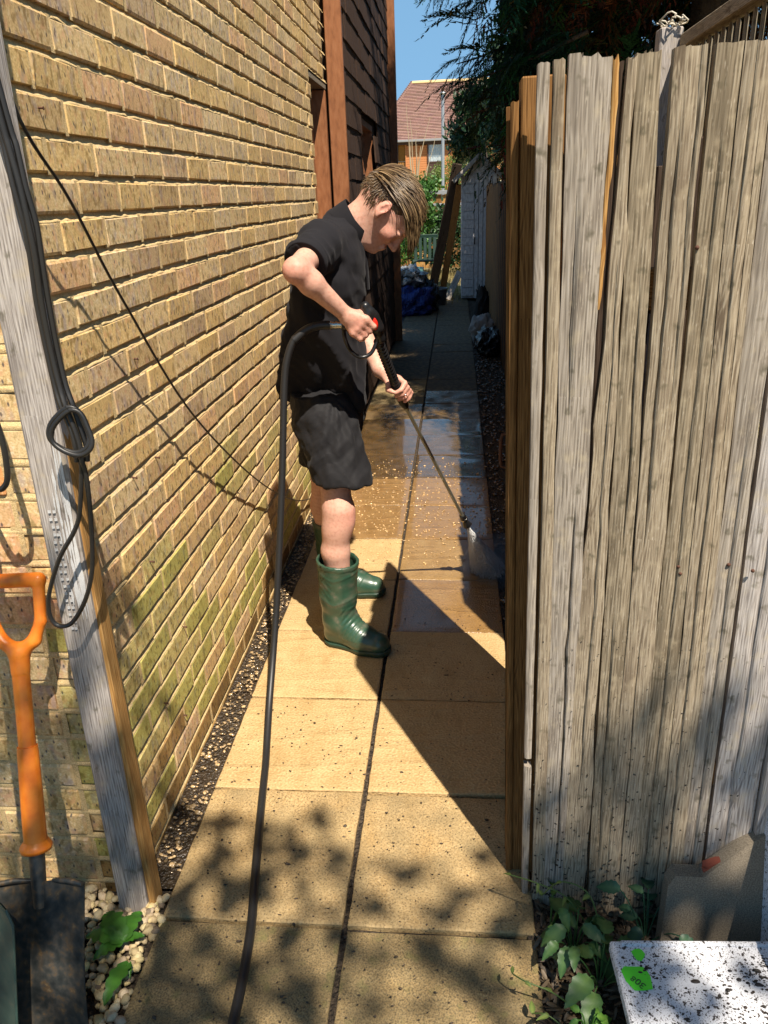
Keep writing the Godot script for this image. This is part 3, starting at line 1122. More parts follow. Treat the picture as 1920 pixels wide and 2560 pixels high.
	for k in 6:
		var s := MB.new()
		s.box(Transform3D(Basis(Vector3.BACK, 0.055), Vector3.ZERO), Vector3(0.014, 0.215, 1.0), 0.0, 0.0, null, Vector2(rr(0, 1), rr(0, 1)), Vector2(1, 1))
		shv.append(s.mesh())
	var rowh := 0.165
	var rest2 := MB.new()
	var count := 0
	for r in 23:
		var y := 0.10 + rowh * r
		var z := -5.48
		while z > -9.23:
			var w := rr(0.2, 0.34)
			w = minf(w, z + 9.24)
			var zc := z - w * 0.5
			z -= w
			if y > 1.25 and y < 2.16 and zc < -6.5 and zc > -7.7 or w < 0.03:
				continue
			var o := part(house, "shingle", shv[rng.randi() % 6], M.wood_shingle, true)
			o.transform = Transform3D(Basis.IDENTITY.scaled(Vector3(1, 1, w - 0.005)), Vector3(-.726 + rr(0, .007), y + 0.08 + rr(-.004, .004), zc) - house.position)
			count += 1

# one upright board, its face towards +z: left and right edge at foot and top, edges a little uneven; built standing on y0
func plank(l0: float, r0: float, l1: float, r1: float, y0: float, y1: float, zf, th: float, wav := 0.0015, jag := 0.003, seg := 16, sd := 0, cracks := []) -> MB:
	var mb := MB.new()
	var n := noise(sd * 13 + 7, 1.0, 3)
	var uo := Vector2(rng.randf() * 3.0, rng.randf() * 3.0)
	# columns across the face; a split is a groove: [place 0..1, from y, to y, half width, drift]
	var as_ := [0.0, 0.25, 0.5, 0.75, 1.0]
	for c in cracks:
		for e in [-1.0, -0.35, 0.35, 1.0]:
			as_.append(c[0] + e * .6 * c[3] / maxf(0.01, r0 - l0))
	as_.sort()
	var cols := as_.size() - 1
	var b := 0.002
	var F := []
	var L := []
	var R := []
	var tj := []
	for j in cols + 1:
		tj.append(rr(-jag, jag * 0.6))
	for k in seg + 1:
		var t := float(k) / seg
		var y := lerpf(y0, y1, t)
		var l := lerpf(l0, l1, t) + wav * n.get_noise_2d(y * 4.0, 3.0) * 2.0 + wav * 0.6 * n.get_noise_2d(y * 21.0, 9.0)
		var r := lerpf(r0, r1, t) + wav * n.get_noise_2d(y * 4.0, 53.0) * 2.0 + wav * 0.6 * n.get_noise_2d(y * 21.0, 90.0)
		if r < l + 0.002:
			r = l + 0.002
		var row := []
		for j in cols + 1:
			var a: float = as_[j]
			var x := lerpf(l, r, a)
			var yy: float = y + (tj[j] if k == seg else 0.0)
			var deep := 0.0
			for c in cracks:
				var near: float = absf(a - c[0]) * maxf(0.01, r0 - l0) / (.6 * c[3])
				if near < 1.2:
					var on := clampf(minf(y - c[1], c[2] - y) / 0.10, 0.0, 1.0)
					if near < 0.6:
						deep = 0.016 * on
					x = lerpf(x, lerpf(l, r, c[0]), (1.0 - on) * 0.85)
					x += c[4] * .45 * n.get_noise_2d(y * 3.0, 31.0) + 0.0012 * n.get_noise_2d(y * 26.0, 77.0)
			var z: float = (zf.call(x) if zf is Callable else zf) + 0.0016 * n.get_noise_2d(a * 2.5 + 20.0, y * 2.0) - (b if j == 0 or j == cols else 0.0) - deep
			row.append(Vector3(x, yy, z))
		F.append(row)
		L.append([row[0] + Vector3(0, 0, -th), row[0]])
		R.append([row[cols], row[cols] + Vector3(0, 0, -th)])
	var top: Array = F[seg]
	var uvq := func(p: Vector3) -> Vector2: return Vector2(p.x, -p.y) + uo
	for g in [F, L, R]:
		var base := mb.v.size()
		var w: int = g[0].size()
		for row in g:
			for q in row:
				mb.p(q, Vector2(q.x + (q.z if g != F else 0.0), -q.y) + uo)
		for k in g.size() - 1:
			for j in w - 1:
				var q: int = base + k * w + j
				mb.quad(q, q + 1, q + w + 1, q + w)
	for j in cols:
		mb.poly([top[j], top[j + 1], top[j + 1] - Vector3(0, 0, th), top[j] - Vector3(0, 0, th)], [uo, uo + Vector2(.02, 0), uo + Vector2(.02, .02), uo + Vector2(0, .02)])
	# back
	var bl: Vector3 = F[0][0] - Vector3(0, 0, th)
	var br: Vector3 = F[0][cols] - Vector3(0, 0, th)
	mb.poly([br, bl, top[0] - Vector3(0, 0, th), top[cols] - Vector3(0, 0, th)], [uvq.call(br), uvq.call(bl), uvq.call(top[0]), uvq.call(top[cols])])
	return mb

func timber(x: Transform3D, s: Vector3, b := 0.004) -> MB:
	var mb := MB.new()
	mb.box(x, s, b, 0.0, null, Vector2(rng.randf() * 3.0, rng.randf() * 3.0))
	return mb

func at_angle(a: Vector3, b: Vector3, w := Vector3.RIGHT) -> Transform3D:
	var y := (b - a).normalized()
	var x := (w - y * w.dot(y)).normalized()
	return Transform3D(Basis(x, y, x.cross(y)), (a + b) * 0.5)

func build_fences() -> void:
	rng.seed = 103
	# weathered fence that faces the camera
	var zf := func(x: float) -> float: return -1.42 + 0.12 * (x - 0.15)
	var f := thing("board_fence", "tall weathered grey board fence with splits facing the camera beside the open gate", "fence", Vector3(0.34, 0, -1.42))
	# [left, right] at y 1.031 and 1.509, top, material, edge waviness, set back
	var bd := [
		[.1455, .1625, .1365, .1545, 1.806, "wood_grey", .0008, 0.008, 0.42],
		[.1695, .1915, .1605, .1795, 1.809, "wood_tan", .0008, 0.0],
		[.1932, .2515, .1838, .2475, 1.812, "wood_grey", .0022, 0.0],
		[.2555, .2945, .2630, .2855, 1.806, "wood_tan", .0028, 0.001],
		[.2980, .3440, .2880, .3275, 1.812, "wood_olive", .0016, 0.003],
		[.3465, .4000, .3395, .3900, 1.815, "wood_tan", .0016, 0.0],
		[.4040, .4500, .3985, .4400, 1.816, "wood_olive", .0012, 0.002],
		[.4512, .4980, .4412, .4865, 1.815, "wood_tan", .0012, 0.0],
		[.5005, .5430, .4900, .5330, 1.81, "wood_grey", .001, 0.004],
		[.5530, .6400, .5430, .6300, 1.80, "wood_silver", .001, 0.012],
		[.6440, .7300, .6340, .7200, 1.81, "wood_silver", .001, 0.0],
		[.7340, .8200, .7240, .8100, 1.80, "wood_grey", .001, 0.004],
		[.8240, .9100, .8140, .9000, 1.81, "wood_silver", .001, 0.0],
		[.9140, 1.000, .9040, .9900, 1.80, "wood_grey", .001, 0.0]]
	bd.append([.1455, .1625, .1365, .1545, .395, "wood_grey", .0008, 0.010])
	var splits := {3: [[.62, .05, 1.05, .0022, .006], [.30, 1.2, 1.62, .0009, .002]], 4: [[.55, .3, 1.5, .0008, .004]], 5: [[.60, .95, 1.45, .0022, .003], [.35, .1, .8, .0016, .006]], 6: [[.30, .95, 1.72, .0026, .005], [.45, .05, .75, .0014, .006], [.8, 1.2, 1.81, .0008, .001]], 7: [[.5, .0, 1.7, .0010, .003]], 8: [[.35, .1, 1.81, .0010, .003], [.72, .6, 1.7, .0008, .002]], 9: [[.5, .0, 1.2, .0009, .003]], 10: [[.4, .2, 1.5, .0010, .004]]}
	var sd := 0
	for b in bd:
		sd += 1
		var ml: float = (b[2] - b[0]) / 0.478
		var mr: float = (b[3] - b[1]) / 0.478
		var y0: float = b[8] if b.size() > 8 else -0.04
		var zz: float = b[7]
		var zb := func(x: float) -> float: return zf.call(x) - zz
		var mb := plank(b[0] + ml * (y0 - 1.031), b[1] + mr * (y0 - 1.031), b[0] + ml * (b[4] - 1.031), b[1] + mr * (b[4] - 1.031), y0, b[4], zb, 0.019, b[6], 0.006 if sd in [3, 4, 5] else 0.002, 34, sd, splits.get(sd, []))
		part(f, "board", mb.mesh(), M[b[5]])
	# torn edge of fresher wood along the long split
	var sp := plank(.2475, .2535, .2440, .2560, 1.42, 1.806, func(x): return zf.call(x) - 0.002, 0.012, .004, 0.01, 18, 77)
	part(f, "splinter", sp.mesh(), M.wood_orange)
	sp = plank(.2500, .2560, .2500, .2640, 0.5, 1.80, func(x): return zf.call(x) - 0.012, 0.004, .002, 0.004, 12, 78)
	part(f, "board", sp.mesh(), M.wood_dark)
	for y in [0.42, 1.45]:
		var r := timber(at_angle(Vector3(0.20, y, -1.460), Vector3(1.0, y, -1.362), Vector3.UP), Vector3(0.07, 0.8, 0.04))
		part(f, "rail", r.mesh(), M.wood_brown)
	for q in [[.432, .93], [.437, .915], [.552, 1.63], [.40, 1.52], [.522, 0.94], [.566, 0.93]]:
		var nb := MB.new()
		nb.lathe(Transform3D(Basis(Vector3.RIGHT, PI / 2), Vector3(q[0], q[1], zf.call(q[0]) - 0.001)), [Vector2(0.0001, .0015), Vector2(.003, .001), Vector2(.004, -.002)], 8)
		part(f, "screw", nb.mesh(), M.rust)
	# mud splashed up from the soil
	var mx := []
	var mc := []
	for k in 700:
		var y := .02 + .75 * pow(rng.randf(), 2.2)
		var x := rr(.17, .62)
		var s := rr(.0008, .0034) * (1.2 - y)
		mx.append(Transform3D(Basis(Vector3(0, 0, 1), rr(0, TAU)) * Basis.from_scale(Vector3(s * rr(.6, 1.6), s, .0006)), Vector3(x, y, zf.call(x) + .0008)))
		mc.append(Color(.03, .024, .016) * rr(.6, 1.6))
	var ml := bake(f, "mud_splashes", pebble_mesh(55), M.crumb, mx, mc)
	ml.set_meta("kind", "stuff")
	# gate post of newer brown wood behind the first boards
	var gp := thing("gate_post", "orange-brown gate post between the weathered fence and the open gate", "post", Vector3(0.14, 0, -1.49))
	var pm := timber(at_angle(Vector3(0.183, -0.05, -1.53), Vector3(0.148, 1.795, -1.53)), Vector3(0.075, 1.85, 0.06), 0.003)
	part(gp, "post_timber", pm.mesh(), M.wood_brown)
	pm = plank(.130, .145, .094, .107, 0.0, 1.76, -1.497, 0.02, .0006, 0.003, 12, 91)
	part(gp, "stop_strip", pm.mesh(), M.wood_brown)
	# gate swung open along the path
	var g := thing("garden_gate", "brown wooden garden gate swung open along the right side of the path", "gate", Vector3(0.17, 0, -1.9))
	var a := Vector3(0.150, 0.03, -1.53)
	var e := Vector3(0.205, 0.03, -2.37)
	var dir := (e - a).normalized()
	var nrm := Vector3(dir.z, 0, -dir.x)
	var n := 9
	for k in n:
		var w := 0.845 / n
		var top: float = 1.755 + [.0, -.03, .012, -.022, .02, -.012, .03, -.015, .01][k]
		var c := a + dir * (w * (k + 0.5))
		var fx := Transform3D(Basis(dir, Vector3(-0.022, 1, 0).normalized(), dir.cross(Vector3.UP)), Vector3(c.x, 0, c.z))
		fx.basis.y = Vector3(-0.024, 1, 0)
		var mb := plank(-w * .5 + .001, w * .5 - .001, -w * .5 + .001, w * .5 - .001, 0.03, top, 0.0, 0.019, .0006, 0.004, 10, 100 + k)
		var o := MB.new()
		o.add(mb, fx)
		part(g, "board", o.mesh(), M.wood_brown)
	for y in [0.28, 0.95, 1.58]:
		var q := Vector3(-0.024 * y, y, 0)
		var r := timber(at_angle(a + q - nrm * 0.02 - Vector3(0, .03, 0), a.lerp(e, .93) + q - nrm * 0.02 - Vector3(0, .03, 0), Vector3.UP), Vector3(0.07, 0.78, 0.02))
		part(g, "ledge", r.mesh(), M.wood_brown)
	var hd := MB.new()
	var hc := a + dir * 0.72 + Vector3(-0.024 - 0.012, 0.86, 0)
	hd.tube([hc + Vector3(0, .055, 0), hc + Vector3(-.022, .05, 0), hc + Vector3(-.026, .03, 0), hc + Vector3(-.026, -.03, 0), hc + Vector3(-.022, -.05, 0), hc + Vector3(0, -.055, 0)], 0.005, 8)
	part(g, "handle", hd.mesh(), M.rust)
	# fence along the path, featheredge boards
	var sf := thing("side_fence", "dark brown featheredge fence running along the right of the path to the shed", "fence", Vector3(0.5, 0, -7.5))
	var z := -2.05
	var k2 := 0
	while z > -13.1:
		var w := 0.112
		var mb := MB.new()
		var top := 1.70 + rr(-.035, .035)
		mb.box(Transform3D(Basis(Vector3.UP, -PI / 2 + 0.10), Vector3(.475, top * .5 - .02, z - w * .5)), Vector3(w + 0.022, top, 0.012), 0.002, 0.0, null, Vector2(rr(0, 2), rr(0, 2)))
		part(sf, "board", mb.mesh(), M.wood_brown if k2 % 3 else M.wood_dark)
		z -= w
		k2 += 1
	for y in [0.4, 1.35]:
		part(sf, "rail", timber(at_angle(Vector3(.51, y, -2.0), Vector3(.51, y, -13.1), Vector3.UP), Vector3(.07, 11.1, .04)).mesh(), M.wood_dark)
	z = -2.0
	while z > -13.2:
		part(sf, "fence_post", timber(Transform3D(Basis.IDENTITY, Vector3(.575, .84, z)), Vector3(.08, 1.75, .08)).mesh(), M.wood_dark)
		z -= 1.83
	# taller panel behind, seen over the boards at the top right
	var tf := thing("slatted_fence_panel", "pale slatted fence panel with a capping rail rising above the weathered boards", "fence", Vector3(1.0, 0, -3.2))
	z = -3.95
	while z < -1.2:
		var mb := MB.new()
		mb.box(Transform3D(Basis(Vector3.UP, PI / 2 - 0.35), Vector3(1.02, 1.08, z)), Vector3(0.10, 2.16, 0.012), 0.002, 0.0, null, Vector2(rr(0, 2), rr(0, 2)))
		part(tf, "slat", mb.mesh(), M.wood_tan if rng.randf() < .5 else M.wood_olive)
		z += 0.085
	part(tf, "capping_rail", timber(at_angle(Vector3(1.0, 2.19, -3.98), Vector3(1.0, 2.20, -1.15), Vector3.UP), Vector3(.055, 2.83, .06)).mesh(), M.wood_tan)
	var fp := thing("fence_post", "silvery timber post with frayed string tied round its top", "post", Vector3(0.93, 0, -4.02))
	part(fp, "post_timber", timber(Transform3D(Basis.IDENTITY, Vector3(0.935, 1.12, -4.03)), Vector3(.10, 2.26, .09), .006).mesh(), M.wood_silver)
	var st := MB.new()
	for k in 9:
		var p0 := Vector3(0.935 + rr(-.045, .045), 2.255, -4.0 + rr(-.03, .03))
		var pts := [p0]
		for j in 4:
			p0 += Vector3(rr(-.03, .03), rr(-.012, .026), rr(-.02, .03))
			p0.y = maxf(p0.y, 2.258)
			pts.append(p0)
		st.tube(pts, 0.0035, 5)
	part(fp, "frayed_string", st.mesh(), M.string_pale)

func spray_mesh(sd: int, droop: float) -> ArrayMesh:
	# a flat drooping spray of scale leaves, about 0.35 m long, pointing along +x
	var r := RandomNumberGenerator.new()
	r.seed = sd
	var mb := MB.new()
	for k in 22:
		var t := float(k) / 22.0
		var m := Vector3(0.34 * t, -droop * t * t * 0.34, r.randf_range(-.008, .008))
		var s := -1.0 if k % 2 else 1.0
		var ln := (0.13 * (1.0 - t) + 0.035) * r.randf_range(.7, 1.2)
		var d := Vector3(0.75, -droop * (0.25 + t * .7) + r.randf_range(-.25, .15), s * r.randf_range(.45, .9)).normalized()
		for j in 4:
			var f := float(j) / 4.0
			var q := m + d * ln * f
			var d2 := (d + Vector3(r.randf_range(-.3, .5), r.randf_range(-.5, .3), r.randf_range(-.55, .55))).normalized()
			var w := d2.cross(Vector3.UP).normalized() * 0.0065
			var l2 := ln * (0.62 - .25 * f)
			var i0 := mb.p(q - w)
			var i1 := mb.p(q + w)
			var i2 := mb.p(q + d2 * l2)
			mb.tri(i0, i1, i2)
	return mb.mesh()

func leafset_mesh(sd: int, n: int, spread: float, ln: float, wd: float) -> ArrayMesh:
	var r := RandomNumberGenerator.new()
	r.seed = sd
	var mb := MB.new()
	for k in n:
		var at := Vector3(r.randf_range(-1, 1), r.randf_range(-1, 1), r.randf_range(-1, 1)) * spread
		var d := Vector3(r.randf_range(-1, 1), r.randf_range(-.7, .5), r.randf_range(-1, 1)).normalized()
		var s := r.randf_range(.7, 1.2)
		mb.leaf(at, d, Vector3(r.randf_range(-.5, .5), 1, r.randf_range(-.5, .5)).normalized(), ln * s, wd * s, .2, .25, 3)
	return mb.mesh()

func limb(mb: MB, a: Vector3, b: Vector3, r0: float, r1: float, sag := 0.0, sides := 7) -> void:
	var pts := []
	var rad := []
	for k in 7:
		var t := k / 6.0
		pts.append(a.lerp(b, t) + Vector3(0, -sag * sin(PI * t), 0) + rv(r0 * .35))
		rad.append(lerpf(r0, r1, t))
	mb.tube(pts, rad, sides)

func build_trees() -> void:
	rng.seed = 104
	# conifer that overhangs the path from behind the side fence
	var t := thing("conifer_tree", "large dark conifer with brown drooping sprays overhanging the path", "tree", Vector3(2.1, 0, -7.2))
	var tr := MB.new()
	limb(tr, Vector3(2.1, -.1, -7.2), Vector3(2.0, 9.0, -7.1), .26, .05, 0, 12)
	var sprays := [spray_mesh(1, .4), spray_mesh(2, .9), spray_mesh(3, 1.5)]
	var xs := [[], [], []]
	var cs := [[], [], []]
	var br := MB.new()
	for k in 150:
		var y := rr(1.9, 9.2)
		var reach := lerpf(2.75, 0.8, clampf((y - 2.6) / 6.8, 0, 1)) * rr(.75, 1.0)
		if y < 2.6:
			reach *= 0.72
		var az := rr(0, TAU)
		var d := Vector3(cos(az), rr(-.12, .18), sin(az))
		var a := Vector3(2.05, y, -7.15)
		var b := a + d * reach * Vector3(1, 1, 1.25)
		var xm := 0.30 - 0.16 * maxf(0.0, y - 3.2)
		if b.x < xm:
			b = a.lerp(b, (a.x - xm) / (a.x - b.x))
		limb(br, a, b, .03, .006, .05, 5)
		var m := int(26 * reach)
		for j in m:
			var f := pow(rng.randf(), 0.55)
			var p := a.lerp(b, f) + rv(.16) * Vector3(1, 1.2, 1)
			var dd := (d + rv(.8)).normalized()
			var vr := rng.randi() % 3
			var bs := Basis.looking_at(-Vector3(dd.z, 0, -dd.x).normalized() if absf(dd.y) < .98 else Vector3.FORWARD, Vector3.UP)
			bs = Basis(dd, Vector3.UP, dd.cross(Vector3.UP)).orthonormalized()
			var s := rr(.8, 1.5)
			xs[vr].append(Transform3D(bs.scaled(Vector3(s, s, s)), p))
			var brown := rng.randf() < (0.55 if f < .75 else 0.28)
			cs[vr].append(Color(rr(.05, .13), rr(.03, .065), rr(.012, .03)) if brown else Color(rr(.012, .03), rr(.038, .075), rr(.016, .035)))
	# boughs nearer the gate, above the picture, that dapple the middle of the path
	for k in 16:
		var a := Vector3(2.0, rr(3.4, 5.2), -6.4)
		var b := Vector3(rr(.1, 1.3), rr(3.3, 5.0), rr(-5.2, -3.6))
		limb(br, a, b, .025, .006, .05, 5)
		for j in 26:
			var f := pow(rng.randf(), 0.5)
			var dd := ((b - a).normalized() + rv(.8)).normalized()
			var s := rr(.8, 1.4)
			xs[k % 3].append(Transform3D(Basis(dd, Vector3.UP, dd.cross(Vector3.UP)).orthonormalized().scaled(Vector3(s, s, s)), a.lerp(b, f) + rv(.18)))
			cs[k % 3].append(Color(rr(.03, .08), rr(.035, .06), rr(.012, .03)))
	# the green tip that reaches out over the path against the sky
	for tip in [[Vector3(.9, 2.8, -6.6), Vector3(-.0, 2.50, -6.6)], [Vector3(.8, 2.6, -6.9), Vector3(.05, 2.3, -7.0)], [Vector3(.9, 2.6, -6.2), Vector3(.0, 2.33, -6.3)], [Vector3(1.1, 3.3, -6.8), Vector3(-.12, 3.08, -6.9)], [Vector3(1.1, 3.2, -6.4), Vector3(-.05, 3.0, -6.5)]]:
		limb(br, tip[0], tip[1], .016, .004, .03, 5)
		for j in 55:
			var f := rng.randf()
			var dd: Vector3 = ((tip[1] - tip[0]).normalized() + rv(.55)).normalized()
			var s := rr(.45, .8)
			var vr := rng.randi() % 2
			xs[vr].append(Transform3D(Basis(dd, Vector3.UP, dd.cross(Vector3.UP)).orthonormalized().scaled(Vector3(s, s, s)), tip[0].lerp(tip[1], f) + rv(.05)))
			cs[vr].append(Color(rr(.03, .05), rr(.075, .12), rr(.055, .085)))
	part(t, "trunk", tr.mesh(), M.bark)
	part(t, "branches", br.mesh(), M.bark)
	for k in 3:
		bake(t, "crown", sprays[k], M.needle, xs[k], cs[k])
	# laurel and ivy below it, between side fence and shed
	var lm := leafset_mesh(11, 26, .13, .11, .045)
	for q in [["laurel_bush", "glossy laurel bush crowding over the shed roof beside the conifer", Vector3(.95, 0, -12.0), [[Vector3(.62, 2.62, -12.2), .36], [Vector3(.98, 2.05, -11.4), .34], [Vector3(.98, 2.9, -11.9), .6], [Vector3(.36, 2.85, -13.9), .30], [Vector3(.16, 2.4, -14.3), .24], [Vector3(1.4, 2.4, -11.9), .7], [Vector3(1.3, 1.6, -11.2), .6], [Vector3(1.9, 2.2, -12), .8], [Vector3(.98, 1.85, -10.6), .24]]],
			["ivy_mass", "dark ivy hanging down in front of the conifer trunk", Vector3(.95, 0, -8.6), [[Vector3(.80, 3.0, -8.8), .42], [Vector3(.82, 2.55, -8.9), .36], [Vector3(.98, 2.2, -8.7), .45], [Vector3(1.1, 2.8, -8.6), .6], [Vector3(.85, 1.98, -9.4), .22], [Vector3(1.3, 1.6, -8.5), .6], [Vector3(1.5, 2.4, -8.6), .7], [Vector3(1.9, 1.8, -8.6), .8], [Vector3(1.6, 3.2, -8.4), .8]]]]:
		var b := thing(q[0], q[1], "bush" if q[0] == "laurel_bush" else "ivy", q[2])
		var st := MB.new()
		var lx := []
		var lc := []
		for bl in q[3]:
			limb(st, q[2] + Vector3(rr(-.1, .1), -.05, 0), bl[0], .025, .008, .05, 5)
			for k in int(150 * bl[1]):
				var dv := rv(1.0)
				if dv.length() > 1.0:
					dv = dv.normalized()
				var s := rr(.75, 1.15)
				lx.append(Transform3D(any_rot().scaled(Vector3(s, s, s)), bl[0] + dv * bl[1]))
				var g := rr(.6, 1.3)
				lc.append(Color(.022 * g, .062 * g, .02 * g))
		part(b, "stems", st.mesh(), M.bark)
		bake(b, "foliage", lm, M.leaf_shade, lx, lc)
	# tree behind the viewer on the right: only its dappled shade is seen
	var dt := thing("broadleaf_tree", "leafy tree standing behind the viewer whose shade dapples the near slabs", "tree", Vector3(3.6, 0, 2.9))
	tr = MB.new()
	limb(tr, Vector3(3.6, -.1, 2.9), Vector3(3.2, 3.6, 2.8), .2, .13, 0, 10)
	var lf := leafset_mesh(21, 12, .14, .10, .06)
	var lx := []
	var lc := []
	rng.seed = 777
	# leaf clusters over the ground they shade; light falls along (-0.267, -1, -0.517) per metre of height
	var gx := -1.5
	while gx < 1.3:
		var gz := -2.1
		while gz < .5:
			var p := Vector2(gx + rr(-.07, .07), gz + rr(-.07, .07))
			gz += .17
			var rim := -1.62 + .10 * sin(p.x * 7.0 + 1.0)
			var share := .66
			if p.y < rim:
				share = .30 if p.x < -.80 and p.y > -2.0 else 0.0
			elif p.x > -.02 and p.x < .85 and p.y < -1.22:
				share = 1.0
			elif p.x < -.62 and p.y < -1.25:
				share = .85
			elif p.y > -1.2:
				share = .52
			if rng.randf() > share:
				continue
			var hgt := rr(5.2, 6.3)
			var c := Vector3(p.x, 0, p.y) + Vector3(.267, 1, .517) * hgt
			if rng.randf() < .2:
				limb(tr, Vector3(3.25, rr(3.0, 3.9), 2.8), c, .035, .006, -.15, 5)
			for j in 2:
				lx.append(Transform3D(any_rot(), c + rv(.05)))
				lc.append(Color(.04, .09, .02))
		gx += .17
	part(dt, "trunk", tr.mesh(), M.bark)
	bake(dt, "crown", lf, M.leaf_shade, lx, lc)

func lump(c: Vector3, r: Vector3, sd: int, rough: float, seg := 14) -> ArrayMesh:
	var n := noise(sd, 1.6, 3)
	var mb := MB.new()
	var g := []
	for k in seg + 1:
		var a := PI * k / seg - PI / 2.0
		var row := []
		for s in seg * 2 + 1:
			var f := TAU * (s % (seg * 2)) / (seg * 2)
			var d := Vector3(cos(a) * cos(f), sin(a), -cos(a) * sin(f))
			row.append(c + d * r * (1.0 + rough * n.get_noise_3dv(d * 1.3)) + Vector3(0, rough * .1 * n.get_noise_3dv(d * 4.0), 0))
		g.append(row)
	mb.rows(g)
	return mb.mesh()

func shrub(called: String, label: String, category: String, base: Vector3, blobs: Array, lmesh: ArrayMesh, dens: float, c0: Color, m: Material) -> void:
	var b := thing(called, label, category, base)
	var st := MB.new()
	var lx := []
	var lc := []
	for bl in blobs:
		limb(st, base + Vector3(rr(-.05, .05), -.05, rr(-.05, .05)), bl[0], .012, .004, .02, 5)
		for k in int(dens * bl[1]):
			var dv := rv(1.0)
			if dv.length() > 1.0:
				dv = dv.normalized()
			lx.append(Transform3D(any_rot().scaled(Vector3.ONE * rr(.7, 1.2)), bl[0] + dv * bl[1]))
			var g := rr(.6, 1.35)
			lc.append(Color(c0.r * g, c0.g * g, c0.b * g * rr(.7, 1.2)))
	part(b, "stems", st.mesh(), M.twig_pale)
	bake(b, "foliage", lmesh, m, lx, lc)

func build_far() -> void:
	rng.seed = 105
	# white shed at the end of the path
	var s := thing("white_shed", "narrow white painted shed with pitched roof at the end of the path", "shed", Vector3(.37, 0, -13.4))
	for k in 14:
		var y := 0.06 + k * .128
		part(s, "board", timber(Transform3D(Basis(Vector3.BACK, PI / 2) * Basis(Vector3.UP, 0.0), Vector3(.18, y + .06, -12.9)), Vector3(.122, .2, .018), .003).mesh(), M.paint_white)
	part(s, "wall", timber(Transform3D(Basis.IDENTITY, Vector3(.37, .92, -13.45)), Vector3(.575, 1.8, 1.05), .004).mesh(), M.paint_white)
	var dr := part(s, "door", timber(Transform3D(Basis.IDENTITY, Vector3(.465, .94, -12.92)), Vector3(.35, 1.84, .012), .002).mesh(), M.wood_dark)
	for k in 5:
		part(dr, "plank", timber(Transform3D(Basis.IDENTITY, Vector3(.318 + k * .068, .94, -12.905)), Vector3(.060, 1.84, .02), .003).mesh(), M.paint_white)
	var gb := MB.new()
	gb.poly([Vector3(.08, 1.79, -12.91), Vector3(.66, 1.79, -12.91), Vector3(.37, 2.1, -12.91)], [Vector2.ZERO, Vector2.RIGHT, Vector2.ONE])
	gb.poly([Vector3(.08, 1.79, -12.93), Vector3(.37, 2.1, -12.93), Vector3(.66, 1.79, -12.93)], [Vector2.ZERO, Vector2.RIGHT, Vector2.ONE])
	part(s, "gable", gb.mesh(), M.paint_white)
	for q in [-1.0, 1.0]:
		part(s, "roof", timber(at_angle(Vector3(.36, 2.15, -13.4), Vector3(.36 + q * .42, 1.77, -13.4), Vector3.BACK), Vector3(1.25, .57, .03), .004).mesh(), M.felt_dark)
		part(s, "barge_board", timber(at_angle(Vector3(.36, 2.12, -12.78), Vector3(.36 + q * .40, 1.76, -12.78), Vector3.BACK), Vector3(.02, .54, .06), .004).mesh(), M.wood_silver)
	var hb := MB.new()
	hb.tube([Vector3(.29, .95, -12.885), Vector3(.29, .9, -12.86), Vector3(.29, .85, -12.885)], .008, 6)
	part(dr, "handle", hb.mesh(), M.iron)
	# timbers leaning on the shed
	for q in [["long dark timber leaning steeply against the shed, outer of the pair", Vector3(-.42, 0, -13.7), Vector3(.02, 2.02, -13.15), .15, "wood_dark"], ["long brown timber leaning against the shed beside the taller one", Vector3(-.24, 0, -13.8), Vector3(.06, 1.72, -13.15), .11, "wood_brown"], ["short board propped low against the foot of the shed wall", Vector3(-.14, 0, -12.95), Vector3(.065, .42, -13.1), .10, "wood_silver"]]:
		var t := thing("leaning_timber", q[0], "timber", q[1], "timbers leaning against the shed")
		part(t, "timber", timber(at_angle(q[1], q[2]), Vector3(q[3], q[1].distance_to(q[2]), .05), .004).mesh(), M[q[4]])
	# rubbish bags beside the shingled wall
	var b := thing("rubbish_bag", "bulging blue plastic rubbish bag at the foot of the pile", "bag", Vector3(-.62, 0, -11.5), "bags piled at the end of the path")
	part(b, "sack", lump(Vector3(-.66, .16, -11.5), Vector3(.34, .22, .34), 71, .5), M.bag_blue)
	b = thing("rubbish_bag", "black rubbish bag slumped to the right of the blue one", "bag", Vector3(-.45, 0, -11.75), "bags piled at the end of the path")
	part(b, "sack", lump(Vector3(-.46, .2, -11.8), Vector3(.2, .24, .3), 72, .6), M.bag_black)
	b = thing("rubbish_bag", "crumpled pale clear plastic sack lying on top of the bag pile", "bag", Vector3(-.72, .35, -11.7), "bags piled at the end of the path")
	part(b, "sack", lump(Vector3(-.74, .47, -11.75), Vector3(.26, .14, .3), 73, .9), M.bag_clear)
	var bu := thing("bucket", "dark round bucket with a pale rim standing by the leaning timbers", "bucket", Vector3(-.27, 0, -12.4))
	var mb := MB.new()
	mb.lathe(Transform3D(Basis.IDENTITY, Vector3(-.27, 0, -12.4)), [Vector2(.001, 0), Vector2(.11, 0), Vector2(.135, .24), Vector2(.128, .24), Vector2(.1, .04), Vector2(.001, .03)], 20)
	part(bu, "body", mb.mesh(), M.bucket_plastic)
	mb = MB.new()
	mb.lathe(Transform3D(Basis.IDENTITY, Vector3(-.27, 0, -12.4)), [Vector2(.134, .225), Vector2(.143, .23), Vector2(.143, .245), Vector2(.13, .25), Vector2(.12, .245)], 20)
	part(bu, "rim", mb.mesh(), M.lid_pale)
	# plastic garden chair
	var ch := thing("garden_chair", "dark green plastic garden chair with slatted back beyond the bags", "chair", Vector3(-.6, 0, -15.6))
